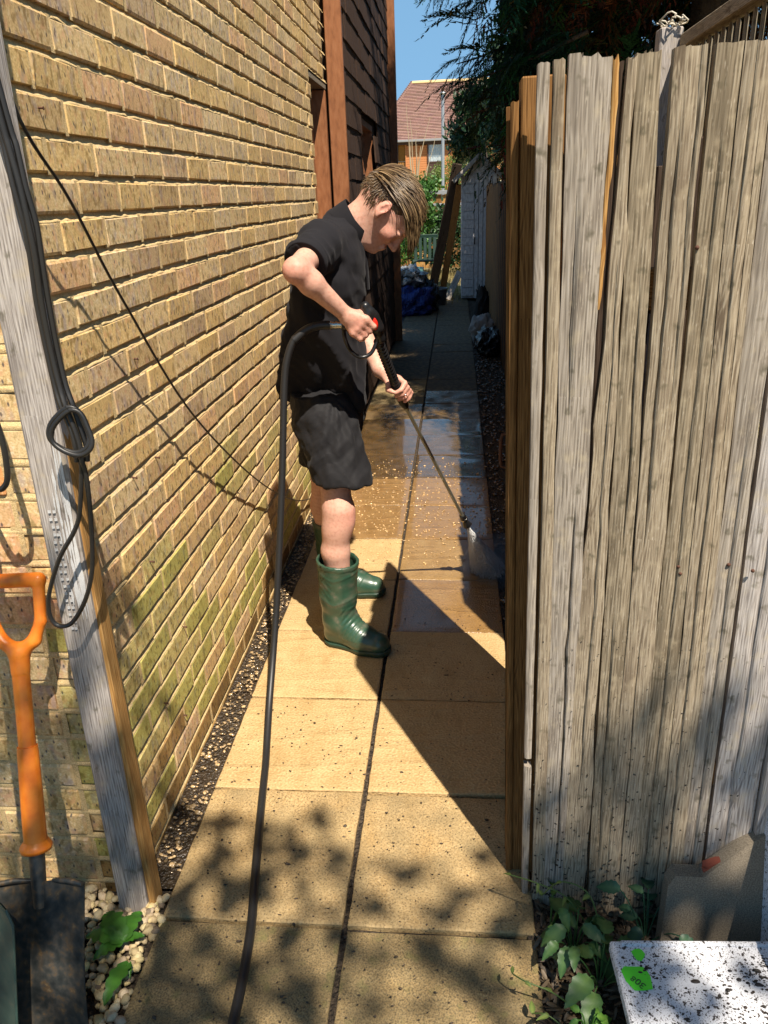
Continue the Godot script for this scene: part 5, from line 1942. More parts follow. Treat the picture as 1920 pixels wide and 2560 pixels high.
func build_corner_right() -> void:
	rng.seed = 107
	# white dirty foam tray and its upright end
	var t := thing("foam_tray", "white polystyrene sheet spattered with black dirt lying at the lower right", "tray", Vector3(.6, 0, -1.0))
	var mb := MB.new()
	mb.box(Transform3D(Basis(Vector3.UP, .05) * Basis(Vector3.RIGHT, .03), Vector3(.645, .095, -.93)), Vector3(.60, .03, .60), .004)
	part(t, "sheet", mb.mesh(), M.foam_dirty)
	mb = MB.new()
	mb.box(Transform3D(Basis(Vector3.UP, .05), Vector3(.652, .117, -1.222)), Vector3(.60, .014, .012), .003)
	part(t, "lip", mb.mesh(), M.foam_dirty)
	mb = MB.new()
	for k in 2:
		var gpts := []
		var n := 9
		var c: Vector3 = [Vector3(.372, .1172, -1.135), Vector3(.385, .1187, -1.185)][k]
		var r: float = [.030, .013][k]
		for j in n:
			var a := TAU * j / n
			gpts.append(c + Vector3(cos(a) * r * rr(.7, 1.15), 0, -sin(a) * r * 1.25 * rr(.7, 1.15)))
		var uvs := []
		for j in n:
			uvs.append(Vector2.ZERO)
		mb.poly(gpts, uvs)
	var tp := part(t, "tape", mb.mesh(), M.tape_green)
	for q in [["8", Vector3(.362, .1178, -1.128), .014], ["30", Vector3(.374, .1178, -1.118), .016]]:
		var tm := TextMesh.new()
		tm.text = q[0]
		tm.font_size = 16
		tm.pixel_size = q[2] / 14.0
		tm.depth = .0004
		var o := MeshInstance3D.new()
		o.name = numbered("numeral", tp)
		o.mesh = tm
		o.set_surface_override_material(0, M.ink)
		tp.add_child(o)
		o.transform = Transform3D(Basis(Vector3.UP, 2.3) * Basis(Vector3.RIGHT, -PI / 2), q[1] - t.position - tp.position - t.position * 0.0)
		o.position = q[1]
	var fx := []
	var fc := []
	var cl := []
	for k in 26:
		cl.append(Vector2(rr(.38, .92), rr(-1.2, -.72)))
	for k in 1000:
		var c: Vector2 = cl[rng.randi() % 26] + Vector2(rr(-1, 1), rr(-1, 1)) * .05 * rng.randf() if rng.randf() < .6 else Vector2(rr(.37, .93), rr(-1.2, -.7))
		var s := rr(.0008, .0032) * (1.0 if rng.randf() < .93 else 2.0)
		fx.append(Transform3D(any_rot().scaled(Vector3(s * rr(1, 2.2), s * .7, s)), Vector3(c.x, .1105 - .03 * (c.y + .93), c.y)))
		fc.append(Color(.03, .022, .017) * rr(.4, 1.5))
	var fd := bake(t, "dirt", pebble_mesh(33), M.crumb, fx, fc)
	fd.set_meta("kind", "stuff")
	var t2 := thing("foam_offcut", "upright dirty white foam offcut at the far right beside the fence", "foam", Vector3(.78, 0, -1.2))
	mb = MB.new()
	mb.box(Transform3D(Basis(Vector3.UP, .12), Vector3(.705, .20, -1.20)), Vector3(.022, .40, .46), .003)
	part(t2, "panel", mb.mesh(), M.foam_dirty)
	# broken concrete slab leaning on the fence
	var cs := thing("broken_slab", "broken speckled concrete slab propped against the weathered fence", "slab", Vector3(.6, 0, -1.33))
	mb = MB.new()
	var oc := [Vector2(.46, -.02), Vector2(.47, .10), Vector2(.475, .165), Vector2(.49, .19), Vector2(.55, .19), Vector2(.64, .27), Vector2(.74, .34), Vector2(.82, .33), Vector2(.84, -.02)]
	var fr := []
	var bk := []
	for p in oc:
		var z: float = -1.285 - p.y * .22
		fr.append(Vector3(p.x, p.y, z))
		bk.append(Vector3(p.x, p.y, z - .035))
	var uvz := []
	for p in oc:
		uvz.append(p)
	var fr2 := fr.duplicate()
	fr2.reverse()
	mb.poly(fr2, uvz)
	mb.poly(bk, uvz)
	for k in oc.size():
		var j := (k + 1) % oc.size()
		mb.poly([fr[k], fr[j], bk[j], bk[k]], [Vector2.ZERO, Vector2.RIGHT, Vector2.ONE, Vector2.DOWN])
	part(cs, "slab", mb.mesh(), M.concrete)
	var bc := thing("brick_shard", "small red brick shard wedged behind the broken concrete slab", "shard", Vector3(.58, .2, -1.36))
	mb = MB.new()
	mb.box(Transform3D(Basis.from_euler(Vector3(.3, .4, .25)), Vector3(.575, .198, -1.352)), Vector3(.055, .045, .02), .006, .006, rng)
	part(bc, "shard", mb.mesh(), M.brick_chip)
	# nettle-like weeds and bramble by the fence foot
	weed("bramble_weed", "large dull green serrated leaves of a weed at the foot of the fence", Vector3(.27, 0, -1.27), 16, .060, .034, .13, Color(.03, .085, .025))
	weed("bramble_weed", "weed with broad drooping leaves between the path edge and the foam sheet", Vector3(.315, 0, -1.20), 12, .068, .04, .12, Color(.04, .10, .03))
	weed("bramble_weed", "low light green seedling weed at the near corner of the foam sheet", Vector3(.275, 0, -1.09), 14, .03, .018, .05, Color(.07, .18, .03))
	weed("bramble_weed", "bluish green weed in the shade under the broken slab", Vector3(.44, 0, -1.32), 11, .05, .03, .13, Color(.025, .08, .045))
	weed("bramble_weed", "small bright weed sprouting right by the slab edge near the fence", Vector3(.225, 0, -1.34), 9, .04, .025, .12, Color(.05, .12, .025))
	weed("bramble_weed", "tiny bright green sprout at the bottom edge beside the slab", Vector3(.255, 0, -1.02), 8, .035, .024, .045, Color(.08, .22, .03))
	var tw := thing("runner_stem", "thin trailing green runner stem arching over the slab edge by the fence", "stem", Vector3(.2, 0, -1.3))
	for q in [V([.30, .06, -1.30, .25, .13, -1.31, .19, .145, -1.33, .13, .135, -1.36]), V([.33, .05, -1.27, .30, .15, -1.3, .24, .165, -1.32, .2, .11, -1.33]), V([.26, .02, -1.12, .2, .075, -1.12, .145, .09, -1.13, .12, .085, -1.15]), V([.25, .02, -1.06, .19, .06, -1.08, .16, .035, -1.10])]:
		mb = MB.new()
		mb.col = Color(.10, .16, .04)
		mb.tube(curve(q, 6), .0016, 5)
		for k in 3:
			mb.leaf(q[1 + k % (q.size() - 1)], Vector3(rr(-1, .3), rr(-.2, .4), rr(-.6, .6)).normalized(), Vector3.UP, rr(.015, .028), rr(.008, .014))
		part(tw, "stem", mb.mesh(), M.leaf)
	# leaf litter and crumbs of earth on the patch
	var xs := []
	var cc := []
	for k in 1500:
		var s := rr(.003, .011)
		xs.append(Transform3D(Basis(Vector3.UP, rr(0, TAU)) * Basis.from_euler(Vector3(rr(-.7, .7), 0, rr(-.7, .7))) * Basis.from_scale(Vector3(s * rr(1, 2.4), s * .16, s * rr(.5, 1))), Vector3(rr(.19, .5), rr(-.01, .012), rr(-1.42, -.75))))
		var q := rr(.4, 1.2)
		cc.append(Color(.12 * q, .085 * q, .05 * q))
	var l := copies(self, "leaf_litter", pebble_mesh(9), M.crumb, xs, cc)
	tag(l, "brown leaf litter and crumbs of soil below the weeds", "litter", "", "stuff")

func weed(called: String, label: String, at: Vector3, n: int, ln: float, wd: float, ht: float, c: Color) -> void:
	var w := thing(called, label, "weed", at, "weeds at the foot of the fence")
	var st := MB.new()
	for k in n:
		var az := rr(0, TAU)
		var r := rr(.01, .07) * ht / .12
		var y := ht * rr(.25, 1.0)
		var tip := at + Vector3(cos(az) * r, y, sin(az) * r)
		st.col = c * 1.3
		st.tube(curve([at + Vector3(0, -.02, 0), at.lerp(tip, .6) + Vector3(0, .01, 0), tip], 4), .0016, 5)
		var mb := MB.new()
		mb.col = c * rr(.75, 1.3)
		var s := rr(.7, 1.2)
		mb.leaf(tip, Vector3(cos(az), rr(-.55, .15), sin(az)).normalized(), Vector3(rr(-.3, .3), 1, rr(-.3, .3) + .4).normalized(), ln * s, wd * s, .3, .3 + .25 * rng.randf(), 10)
		part(w, "leaf", mb.mesh(), M.leaf)
	part(w, "stem", st.mesh(), M.leaf)

# fingers closed round a rod: o on the rod's axis, ax towards the index finger, pd from the axis to the palm, sg turn of the fingers
func grip(f: Field, o: Vector3, ax: Vector3, pd: Vector3, r: float, sg: float, wrist: Vector3, thumb_up := true) -> void:
	ax = ax.normalized()
	var e1 := (pd - ax * pd.dot(ax)).normalized()
	var e2 := ax.cross(e1) * sg
	var on := func(a: float, off: float, rad: float) -> Vector3:
		return o + ax * off + (e1 * cos(a) + e2 * sin(a)) * rad
	var lens := [.92, 1.0, .95, .78]
	for k in 4:
		var off := (1.5 - k) * .0195
		var R := r + .0085
		var l: float = lens[k]
		var p0: Vector3 = on.call(.45, off, R + .007)
		var p1: Vector3 = on.call(.45 + 1.25 * l, off * .97, R + .006)
		var p2: Vector3 = on.call(.45 + 2.35 * l, off * .93, R + .001)
		var p3: Vector3 = on.call(.45 + 3.2 * l, off * .9, R)
		f.cap(p0, p1, .0112, .0100, .004)
		f.cap(p1, p2, .0100, .0090, .002)
		f.cap(p2, p3, .0090, .0078, .002)
		f.cap(p0, wrist.lerp(p0, .18) + ax * off * .35, .0115, .0145, .012)
	f.cap(wrist, wrist.lerp(o + e1 * (r + .012), .35), .0235, .022, .015)
	# thumb leaves the side of the palm near its base and closes the other way
	var tb: Vector3 = wrist.lerp(on.call(-.3, .03, r + .015), .45)
	var t1: Vector3 = on.call(-.75, .034, r + .015)
	var t2: Vector3 = on.call(-1.75, .036, r + .011)
	var t3: Vector3 = on.call(-2.5, .034 if thumb_up else .03, r + .009)
	f.cap(tb, t1, .0155, .0125, .012)
	f.cap(t1, t2, .0115, .0102, .004)
	f.cap(t2, t3, .0102, .008, .003)

const SKIN := Color(.64, .375, .285)

func skin_at(p: Vector3) -> Color:
	var c := SKIN
	var red := 0.0
	for q in [[Vector3(-.478, 1.42, -2.34), .05], [Vector3(-.385, .55, -2.545), .045], [Vector3(-.30, 1.24, -2.46), .05], [Vector3(-.2, .97, -2.66), .06], [Vector3(-.225, 1.575, -2.66), .035], [Vector3(-.23, 1.49, -2.69), .04]]:
		red += exp(-pow((p - q[0]).length() / q[1], 2.0))
	red = minf(red, 1.0)
	return c.lerp(Color(.62, .25, .19), red * .62)

# head: origin at the ear line, F forward out of the face, U to the crown
const HE := Vector3(-.226, 1.572, -2.75)
func head_basis() -> Basis:
	var F := Vector3(.41, -.905, .06).normalized()
	var U := Vector3(.905, .41, 0)
	U = (U - F * U.dot(F)).normalized()
	return Basis(F, U, F.cross(U))

func fold(mb: MB, n: FastNoiseLite, amp: float, st: Vector3, drape = null) -> void:
	# pushes cloth in and out along its normal
	var nm := PackedVector3Array()
	nm.resize(mb.v.size())
	for k in range(0, mb.i.size(), 3):
		var a := mb.v[mb.i[k]]
		var c := (mb.v[mb.i[k + 1]] - a).cross(mb.v[mb.i[k + 2]] - a)
		for j in 3:
			nm[mb.i[k + j]] += c
	for k in mb.v.size():
		var p := mb.v[k]
		var e := n.get_noise_3dv(p * st)
		var e2 := n.get_noise_3dv(Vector3(p.x + p.y * .7, p.y * .35, p.z) * st * 2.1 + Vector3(9, 3, 1))
		var ridge := 1.0 - pow(absf(e2), .7) * 2.0
		var dr: float = drape.call(p) if drape != null else 0.0
		mb.v[k] = p + nm[k].normalized() * (amp * (e + .55 * ridge) + dr)

func build_person() -> void:
	rng.seed = 108
	var base := Vector3(-.44, 0, -2.74)
	var P := thing("person", "person in black polo shirt, black shorts and green wellington boots holding the spray lance", "person", base)
	# ------------------------------------------------ skin, one mesh
	var body := MB.new()
	var hb := head_basis()
	var H := Transform3D(hb, HE)
	var f := Field.new(Vector3(-.50, 1.38, -2.87), Vector3(-.05, 1.74, -2.63), .005)
	f.ell(H * Vector3(-.028, .006, 0), hb, Vector3(.092, .080, .071), .01)
	f.ell(H * Vector3(.030, .012, 0), hb, Vector3(.062, .070, .062), .03)
	f.cap(H * Vector3(.055, -.05, 0), H * Vector3(.066, -.085, 0), .046, .030, .03)
	f.cap(H * Vector3(.005, -.035, .045), H * Vector3(.062, -.095, .018), .022, .017, .02)
	f.cap(H * Vector3(.005, -.035, -.045), H * Vector3(.062, -.095, -.018), .022, .017, .02)
	f.cap(H * Vector3(.088, -.098, 0), H * Vector3(.084, -.102, 0), .017, .016, .016)
	f.cap(H * Vector3(.094, .012, 0), H * Vector3(.119, -.036, 0), .008, .0115, .010)
	f.cap(H * Vector3(.106, -.040, .011), H * Vector3(.106, -.040, -.011), .0085, .0085, .006)
	f.cap(H * Vector3(.087, .030, .036), H * Vector3(.095, .028, -.036), .013, .013, .014)
	f.cap(H * Vector3(.100, -.064, .016), H * Vector3(.100, -.064, -.016), .0075, .0075, .006)
	f.cap(H * Vector3(.099, -.076, .013), H * Vector3(.099, -.076, -.013), .0078, .0078, .005)
	f.cap(H * Vector3(.112, -.0702, .020), H * Vector3(.112, -.0702, -.020), .0035, .0035, .001, true)
	for s in [-1, 1]:
		f.ell(H * Vector3(.100, .006, s * .032), hb, Vector3(.013, .011, .017), .004, true)
		f.ell(H * Vector3(.087, .004, s * .031), hb, Vector3(.012, .012, .014), .006)
		f.ell(H * Vector3(.066, -.028, s * .042), hb, Vector3(.026, .022, .018), .02)
		# ear
		var eb := hb * Basis(Vector3.UP, -s * .35)
		f.ell(H * Vector3(-.006, -.004, s * .079), eb, Vector3(.019, .032, .009), .006)
		f.ell(H * Vector3(.0, -.002, s * .089), eb, Vector3(.010, .019, .007), .003, true)
		f.cap(H * Vector3(.004, -.032, s * .078), H * Vector3(.006, -.036, s * .078), .009, .007, .006)
	# neck
	f.cap(H * Vector3(-.03, -.04, 0), Vector3(-.385, 1.50, -2.755), .054, .060, .025)
	f.cap(H * Vector3(.015, -.07, 0), Vector3(-.355, 1.475, -2.755), .036, .05, .03)
	f.net(body, skin_at)
	# right arm, nearer the camera, elbow out
	var el := Vector3(-.470, 1.424, -2.345)
	var wr := Vector3(-.352, 1.283, -2.448)
	f = Field.new(Vector3(-.58, 1.17, -2.62), Vector3(-.24, 1.55, -2.28), .005)
	f.cap(Vector3(-.43, 1.475, -2.60), el, .047, .034, .01)
	f.cap(el + Vector3(-.013, -.004, -.002), el + Vector3(-.008, -.010, .004), .024, .026, .02)
	f.cap(el, el.lerp(wr, .3), .033, .036, .02)
	f.cap(el.lerp(wr, .3), wr, .036, .0245, .02)
	var go := Vector3(-.295, 1.232, -2.478)
	grip(f, go, Vector3(.72, .69, .0), Vector3(-.5, .5, .7), .016, 1.0, wr + Vector3(.012, -.014, -.004))
	f.net(body, skin_at)
	# left arm to the lance
	var wl := Vector3(-.272, 1.045, -2.715)
	var ell := Vector3(-.375, 1.235, -2.845)
	f = Field.new(Vector3(-.48, .88, -2.98), Vector3(-.12, 1.52, -2.57), .0055)
	f.cap(Vector3(-.40, 1.44, -2.90), ell, .05, .041, .01)
	f.cap(ell, ell.lerp(wl, .35), .040, .040, .02)
	f.cap(ell.lerp(wl, .35), wl, .040, .026, .02)
	grip(f, Vector3(-.198, .975, -2.66), Vector3(-.33, .79, .52), Vector3(.10, -.25, -.8), .0185, -1.0, wl)
	f.net(body, skin_at)
	# legs
	f = Field.new(Vector3(-.56, .12, -2.72), Vector3(-.30, .95, -2.44), .008)
	f.cap(Vector3(-.45, .86, -2.65), Vector3(-.428, .57, -2.56), .070, .051, .01)
	f.cap(Vector3(-.428, .57, -2.56), Vector3(-.432, .50, -2.556), .050, .048, .03)
	f.cap(Vector3(-.406, .565, -2.552), Vector3(-.402, .535, -2.55), .036, .034, .035)
	f.cap(Vector3(-.432, .50, -2.555), Vector3(-.446, .41, -2.556), .048, .051, .04)
	f.cap(Vector3(-.442, .40, -2.556), Vector3(-.44, .17, -2.56), .051, .038, .02)
	f.net(body, skin_at)
	f = Field.new(Vector3(-.66, .1, -3.1), Vector3(-.38, .95, -2.78), .009)
	f.cap(Vector3(-.50, .86, -2.86), Vector3(-.535, .56, -2.95), .075, .058, .01)
	f.cap(Vector3(-.535, .56, -2.95), Vector3(-.548, .42, -2.965), .056, .058, .02)
	f.cap(Vector3(-.548, .42, -2.965), Vector3(-.53, .15, -2.985), .058, .038, .02)
	f.net(body, skin_at)
	# trunk under the shirt, joining the limbs
	f = Field.new(Vector3(-.68, .82, -3.05), Vector3(-.28, 1.58, -2.5), .02)
	f.cap(Vector3(-.48, .90, -2.70), Vector3(-.48, .90, -2.83), .075, .075, .03)
	f.cap(Vector3(-.48, .95, -2.76), Vector3(-.44, 1.34, -2.76), .085, .09, .04)
	f.cap(Vector3(-.43, 1.43, -2.64), Vector3(-.41, 1.42, -2.88), .05, .05, .03)
	f.cap(Vector3(-.42, 1.40, -2.76), Vector3(-.385, 1.50, -2.755), .08, .055, .04)
	f.net(body, skin_at)
	var bd := part(P, "body", body.mesh(), M.skin)
	# ear pod sized earbud is left out; eyes
	for s in [-1, 1]:
		var em := MB.new()
		em.lathe(Transform3D(hb * Basis(Vector3.BACK, -PI / 2), H * Vector3(.083, .004, s * .031)), [Vector2(.0001, .0118), Vector2(.006, .0103), Vector2(.010, .006), Vector2(.0118, 0)], 12)
		part(bd, "eye", em.mesh(), M.eye_white)
	# ring on the left hand
	var rg := MB.new()
	var rp := []
	var ra := Vector3(-.175, .968, -2.637)
	for k in 13:
		var a := TAU * k / 12.0
		rp.append(ra + Vector3(-.33, .79, .52).normalized() * cos(a) * .0098 + Vector3(.5, -.1, .8).normalized() * sin(a) * .0098)
	rg.tube(rp, .0018, 6, false)
	part(P, "ring", rg.mesh(), M.ring)
	# ------------------------------------------------ hair
	var hair := MB.new()
	f = Field.new(Vector3(-.36, 1.46, -2.87), Vector3(-.06, 1.73, -2.63), .006)
	f.ell(H * Vector3(-.028, .006, 0), hb, Vector3(.096, .084, .0745), .01)
	f.ell(H * Vector3(.020, .022, 0), hb, Vector3(.060, .066, .064), .02)
	f.cut(H * Vector3(.062, .05, 0), (hb * Vector3(.85, -.45, 0)).normalized())
	f.cut(H * Vector3(-.06, -.01, 0), (hb * Vector3(.30, -.95, 0)).normalized())
	f.net(hair, func(p): return Color(.115, .068, .034) * (0.8 + .3 * rng.randf()))
	var hn := noise(201, 3.0, 2)
	var hc := Vector3(-.026, .010, 0)
	var hr := Vector3(.101, .089, .0785)
	# hair over the whole scalp: long and swept forward on top, cropped at nape and sides
	for k in 12000:
		var dv := rv(1.0)
		if dv.length() < .2 or dv.length() > 1.0:
			continue
		dv = dv.normalized()
		var lo := hc + dv * hr * .955
		var sd := dv.z
		# hairline: forehead, temples, round the ear, nape
		if lo.y < -.055 - .3 * minf(0.0, lo.x + .05):
			continue
		if lo.x > -.030 and lo.y < .030 + .25 * maxf(0.0, lo.x):
			continue
		var top := smoothstep(.036, .056, lo.y)
		if lo.x < -.04:
			top = smoothstep(.0, .04, lo.y - .5 * maxf(0.0, absf(sd) - .5) * .1)
		var is_long := rng.randf() < top
		if not is_long and k > 5000:
			continue
		var root := H * lo
		var nrm: Vector3 = (hb * dv).normalized()
		var flow := (hb * Vector3(.95, .12 if lo.x < -.02 else -.05, .10 * sd)).normalized() if is_long else (hb * Vector3(.35, -.9, 0)).normalized()
		flow = (flow - nrm * flow.dot(nrm)).normalized()
		var ln := rr(.085, .118) if is_long else rr(.012, .024)
		if is_long and lo.x < -.05:
			ln *= .75
		var p := root
		var d := (flow + nrm * (.13 if is_long else .35) + rv((.05 if k % 23 else .22) if is_long else .3)).normalized()
		var pts := [p]
		var n := 8 if is_long else 3
		for j in n:
			p += d * ln / n
			if is_long:
				var q: Vector3 = (H.affine_inverse() * p - hc) / (hr * (1.0 + .07 * top))
				if q.length() < 1.0:
					p = H * (q.normalized() * hr * (1.0 + .07 * top) + hc)
				var q2: Vector3 = (H.affine_inverse() * p - Vector3(.030, .014, 0)) / Vector3(.070, .080, .070)
				if q2.length() < 1.0:
					p = H * (q2.normalized() * Vector3(.070, .080, .070) + Vector3(.030, .014, 0))
				var gone := smoothstep(-.02, .055, (H.affine_inverse() * p).x)
				d = (d + Vector3(-.01, -.34, 0) * gone + hb * Vector3(.10, .02, 0) * (1.0 - gone) + Vector3(hn.get_noise_2d(k * .37, j), 0, hn.get_noise_2d(k * .31, j + 40.0)) * .07 - Vector3(0, 0, signf(sd) * .03)).normalized()
			pts.append(p)
		var t := rng.randf()
		if is_long:
			hair.col = Color(.085, .05, .024).lerp(Color(.33, .225, .115), t * t)
			var w := rr(.0009, .0017)
			hair.tube(pts, [w * .7, w, w, w, w, w * .9, w * .8, w * .55, w * .15], 4, false)
		else:
			hair.col = Color(.07, .042, .022).lerp(Color(.18, .12, .062), t)
			hair.tube(pts, [.0014, .0013, .001, .0003], 3, false)
	part(P, "hair", hair.mesh(), M.hair)
	# ------------------------------------------------ polo shirt
	var sh := MB.new()
	f = Field.new(Vector3(-.70, .885, -3.02), Vector3(-.25, 1.62, -2.36), .0085)
	f.loft([[.885, -.492, -2.755, .163, .205], [.98, -.488, -2.755, .160, .20], [1.12, -.470, -2.755, .150, .192], [1.25, -.452, -2.755, .136, .188], [1.36, -.437, -2.755, .125, .186], [1.44, -.425, -2.755, .115, .17], [1.50, -.41, -2.755, .085, .12], [1.54, -.392, -2.755, .05, .06]], .03)
	f.cap(Vector3(-.425, 1.475, -2.66), Vector3(-.432, 1.478, -2.585), .066, .068, .03)
	f.cap(Vector3(-.432, 1.478, -2.585), Vector3(-.462, 1.440, -2.455), .067, .064, .03)
	f.cap(Vector3(-.405, 1.455, -2.85), Vector3(-.398, 1.43, -2.915), .066, .068, .03)
	f.cap(Vector3(-.398, 1.43, -2.915), Vector3(-.385, 1.32, -2.895), .066, .066, .03)
	f.cap(Vector3(-.40, 1.49, -2.69), Vector3(-.395, 1.525, -2.74), .05, .055, .03)
	f.cap(Vector3(-.40, 1.47, -2.82), Vector3(-.395, 1.525, -2.77), .05, .055, .03)
	# sleeve ends and hem
	var sdir := Vector3(-.055, -.10, .22).normalized()
	f.cut(Vector3(-.462, 1.437, -2.452), sdir)
	f.cut(Vector3(0, .893, 0), Vector3(-.06, -1, 0))
	f.net(sh)
	var dn := noise(215, 2.2, 2)
	fold(sh, noise(211, 3.4, 2), .010, Vector3(1.4, .7, 1.4), func(p: Vector3) -> float:
		var th := atan2(p.z + 2.755, p.x + .46)
		var w := dn.get_noise_3dv(p * 1.5)
		var low := smoothstep(1.28, .95, p.y)
		var hang := .0075 * low * sin(th * 8.0 + p.y * 5.0 + w * 4.0)
		# pulls running from the raised arm down across the ribs
		var pull := sin((p.y * 1.0 + (p.x + .46) * 1.1) * 48.0 + w * 5.0)
		var ribs := smoothstep(1.05, 1.2, p.y) * (1.0 - smoothstep(1.38, 1.47, p.y))
		return hang + .0042 * ribs * pull * absf(pull))
	var sm := part(P, "polo_shirt", sh.mesh(), M.cloth_black)
	# standing collar
	var co := MB.new()
	var cn := Vector3(.78, .62, 0).normalized()
	var cu := Vector3(-.62, .78, 0).normalized()
	var cc := Vector3(-.349, 1.531, -2.755)
	var g := []
	for r in 6:
		var row := []
		for k in 29:
			var a := TAU * k / 28.0
			var rad: float = [.079, .076, .072, .074, .0785, .083][r]
			var hh: float = [-.022, .006, .022, .024, .006, -.02][r]
			var back := maxf(0.0, cos(a))
			row.append(cc + cu * cos(a) * rad * 1.0 + Vector3(0, 0, 1) * sin(a) * rad * .92 + cn * (hh * (1.0 + .5 * back)))
		g.append(row)
	co.rows(g)
	part(sm, "collar", co.mesh(), M.cloth_black)
	var pk := MB.new()
	pk.box(at_angle(Vector3(-.305, 1.44, -2.75), Vector3(-.303, 1.32, -2.75), Vector3.BACK), Vector3(.035, .13, .008), .003)
	part(sm, "placket", pk.mesh(), M.cloth_black)
	var cf := MB.new()
	var sb := at_angle(Vector3(-.462, 1.437, -2.452) - sdir * .02, Vector3(-.462, 1.437, -2.452))
	cf.lathe(sb, [Vector2(.0665, -.008), Vector2(.0685, -.008), Vector2(.0685, .012), Vector2(.0640, .014), Vector2(.04, .012)], 28)
	part(sm, "cuff", cf.mesh(), M.cloth_black)
	# ------------------------------------------------ shorts
	var so := MB.new()
	f = Field.new(Vector3(-.67, .60, -3.05), Vector3(-.26, 1.0, -2.44), .0085)
	f.loft([[.84, -.475, -2.755, .128, .175], [.90, -.478, -2.755, .125, .17], [.97, -.48, -2.755, .12, .165]], .03)
	f.cap(Vector3(-.458, .86, -2.655), Vector3(-.408, .66, -2.595), .112, .104, .04)
	f.cap(Vector3(-.49, .86, -2.86), Vector3(-.515, .67, -2.885), .112, .106, .04)
	f.cap(Vector3(-.408, .66, -2.595), Vector3(-.40, .62, -2.59), .104, .104, .01)
	f.cap(Vector3(-.515, .67, -2.885), Vector3(-.52, .62, -2.89), .106, .106, .01)
	f.cut(Vector3(-.40, .658, -2.60), Vector3(-.05, -1, .12))
	f.net(so)
	fold(so, noise(213, 4.6, 2), .008, Vector3(1.4, .6, 1.4), func(p: Vector3) -> float:
		var th := atan2(p.z + 2.60, p.x + .42) if p.z > -2.75 else atan2(p.z + 2.88, p.x + .51)
		var w := dn.get_noise_3dv(p * 1.7)
		var pull := sin((p.y * .9 - (p.x + .42) * .8) * 62.0 + w * 6.0)
		return .0042 * smoothstep(.66, .74, p.y) * sin(th * 7.0 + w * 5.0 + p.y * 4.0) + .0030 * pull * absf(pull))
	var sp := part(P, "shorts", so.mesh(), M.cloth_shorts)
	var hm := MB.new()
	for q in [[Vector3(-.403, .668, -2.595), .104]]:
		hm.lathe(Transform3D(Basis(Vector3.RIGHT, .1), q[0]), [Vector2(q[1] + .004, -.004), Vector2(q[1] + .0075, -.004), Vector2(q[1] + .0075, .016), Vector2(q[1] + .002, .019)], 30)
	# ------------------------------------------------ boots
	boot(P, Vector3(-.437, .372, -2.556), Vector3(-.450, .115, -2.562), Vector3(-.462, .052, -2.570), Vector3(-.345, .046, -2.520), Vector3(-.293, .040, -2.500))
	boot(P, Vector3(-.530, .345, -2.985), Vector3(-.528, .115, -2.990), Vector3(-.535, .052, -2.990), Vector3(-.41, .046, -2.972), Vector3(-.352, .040, -2.965))

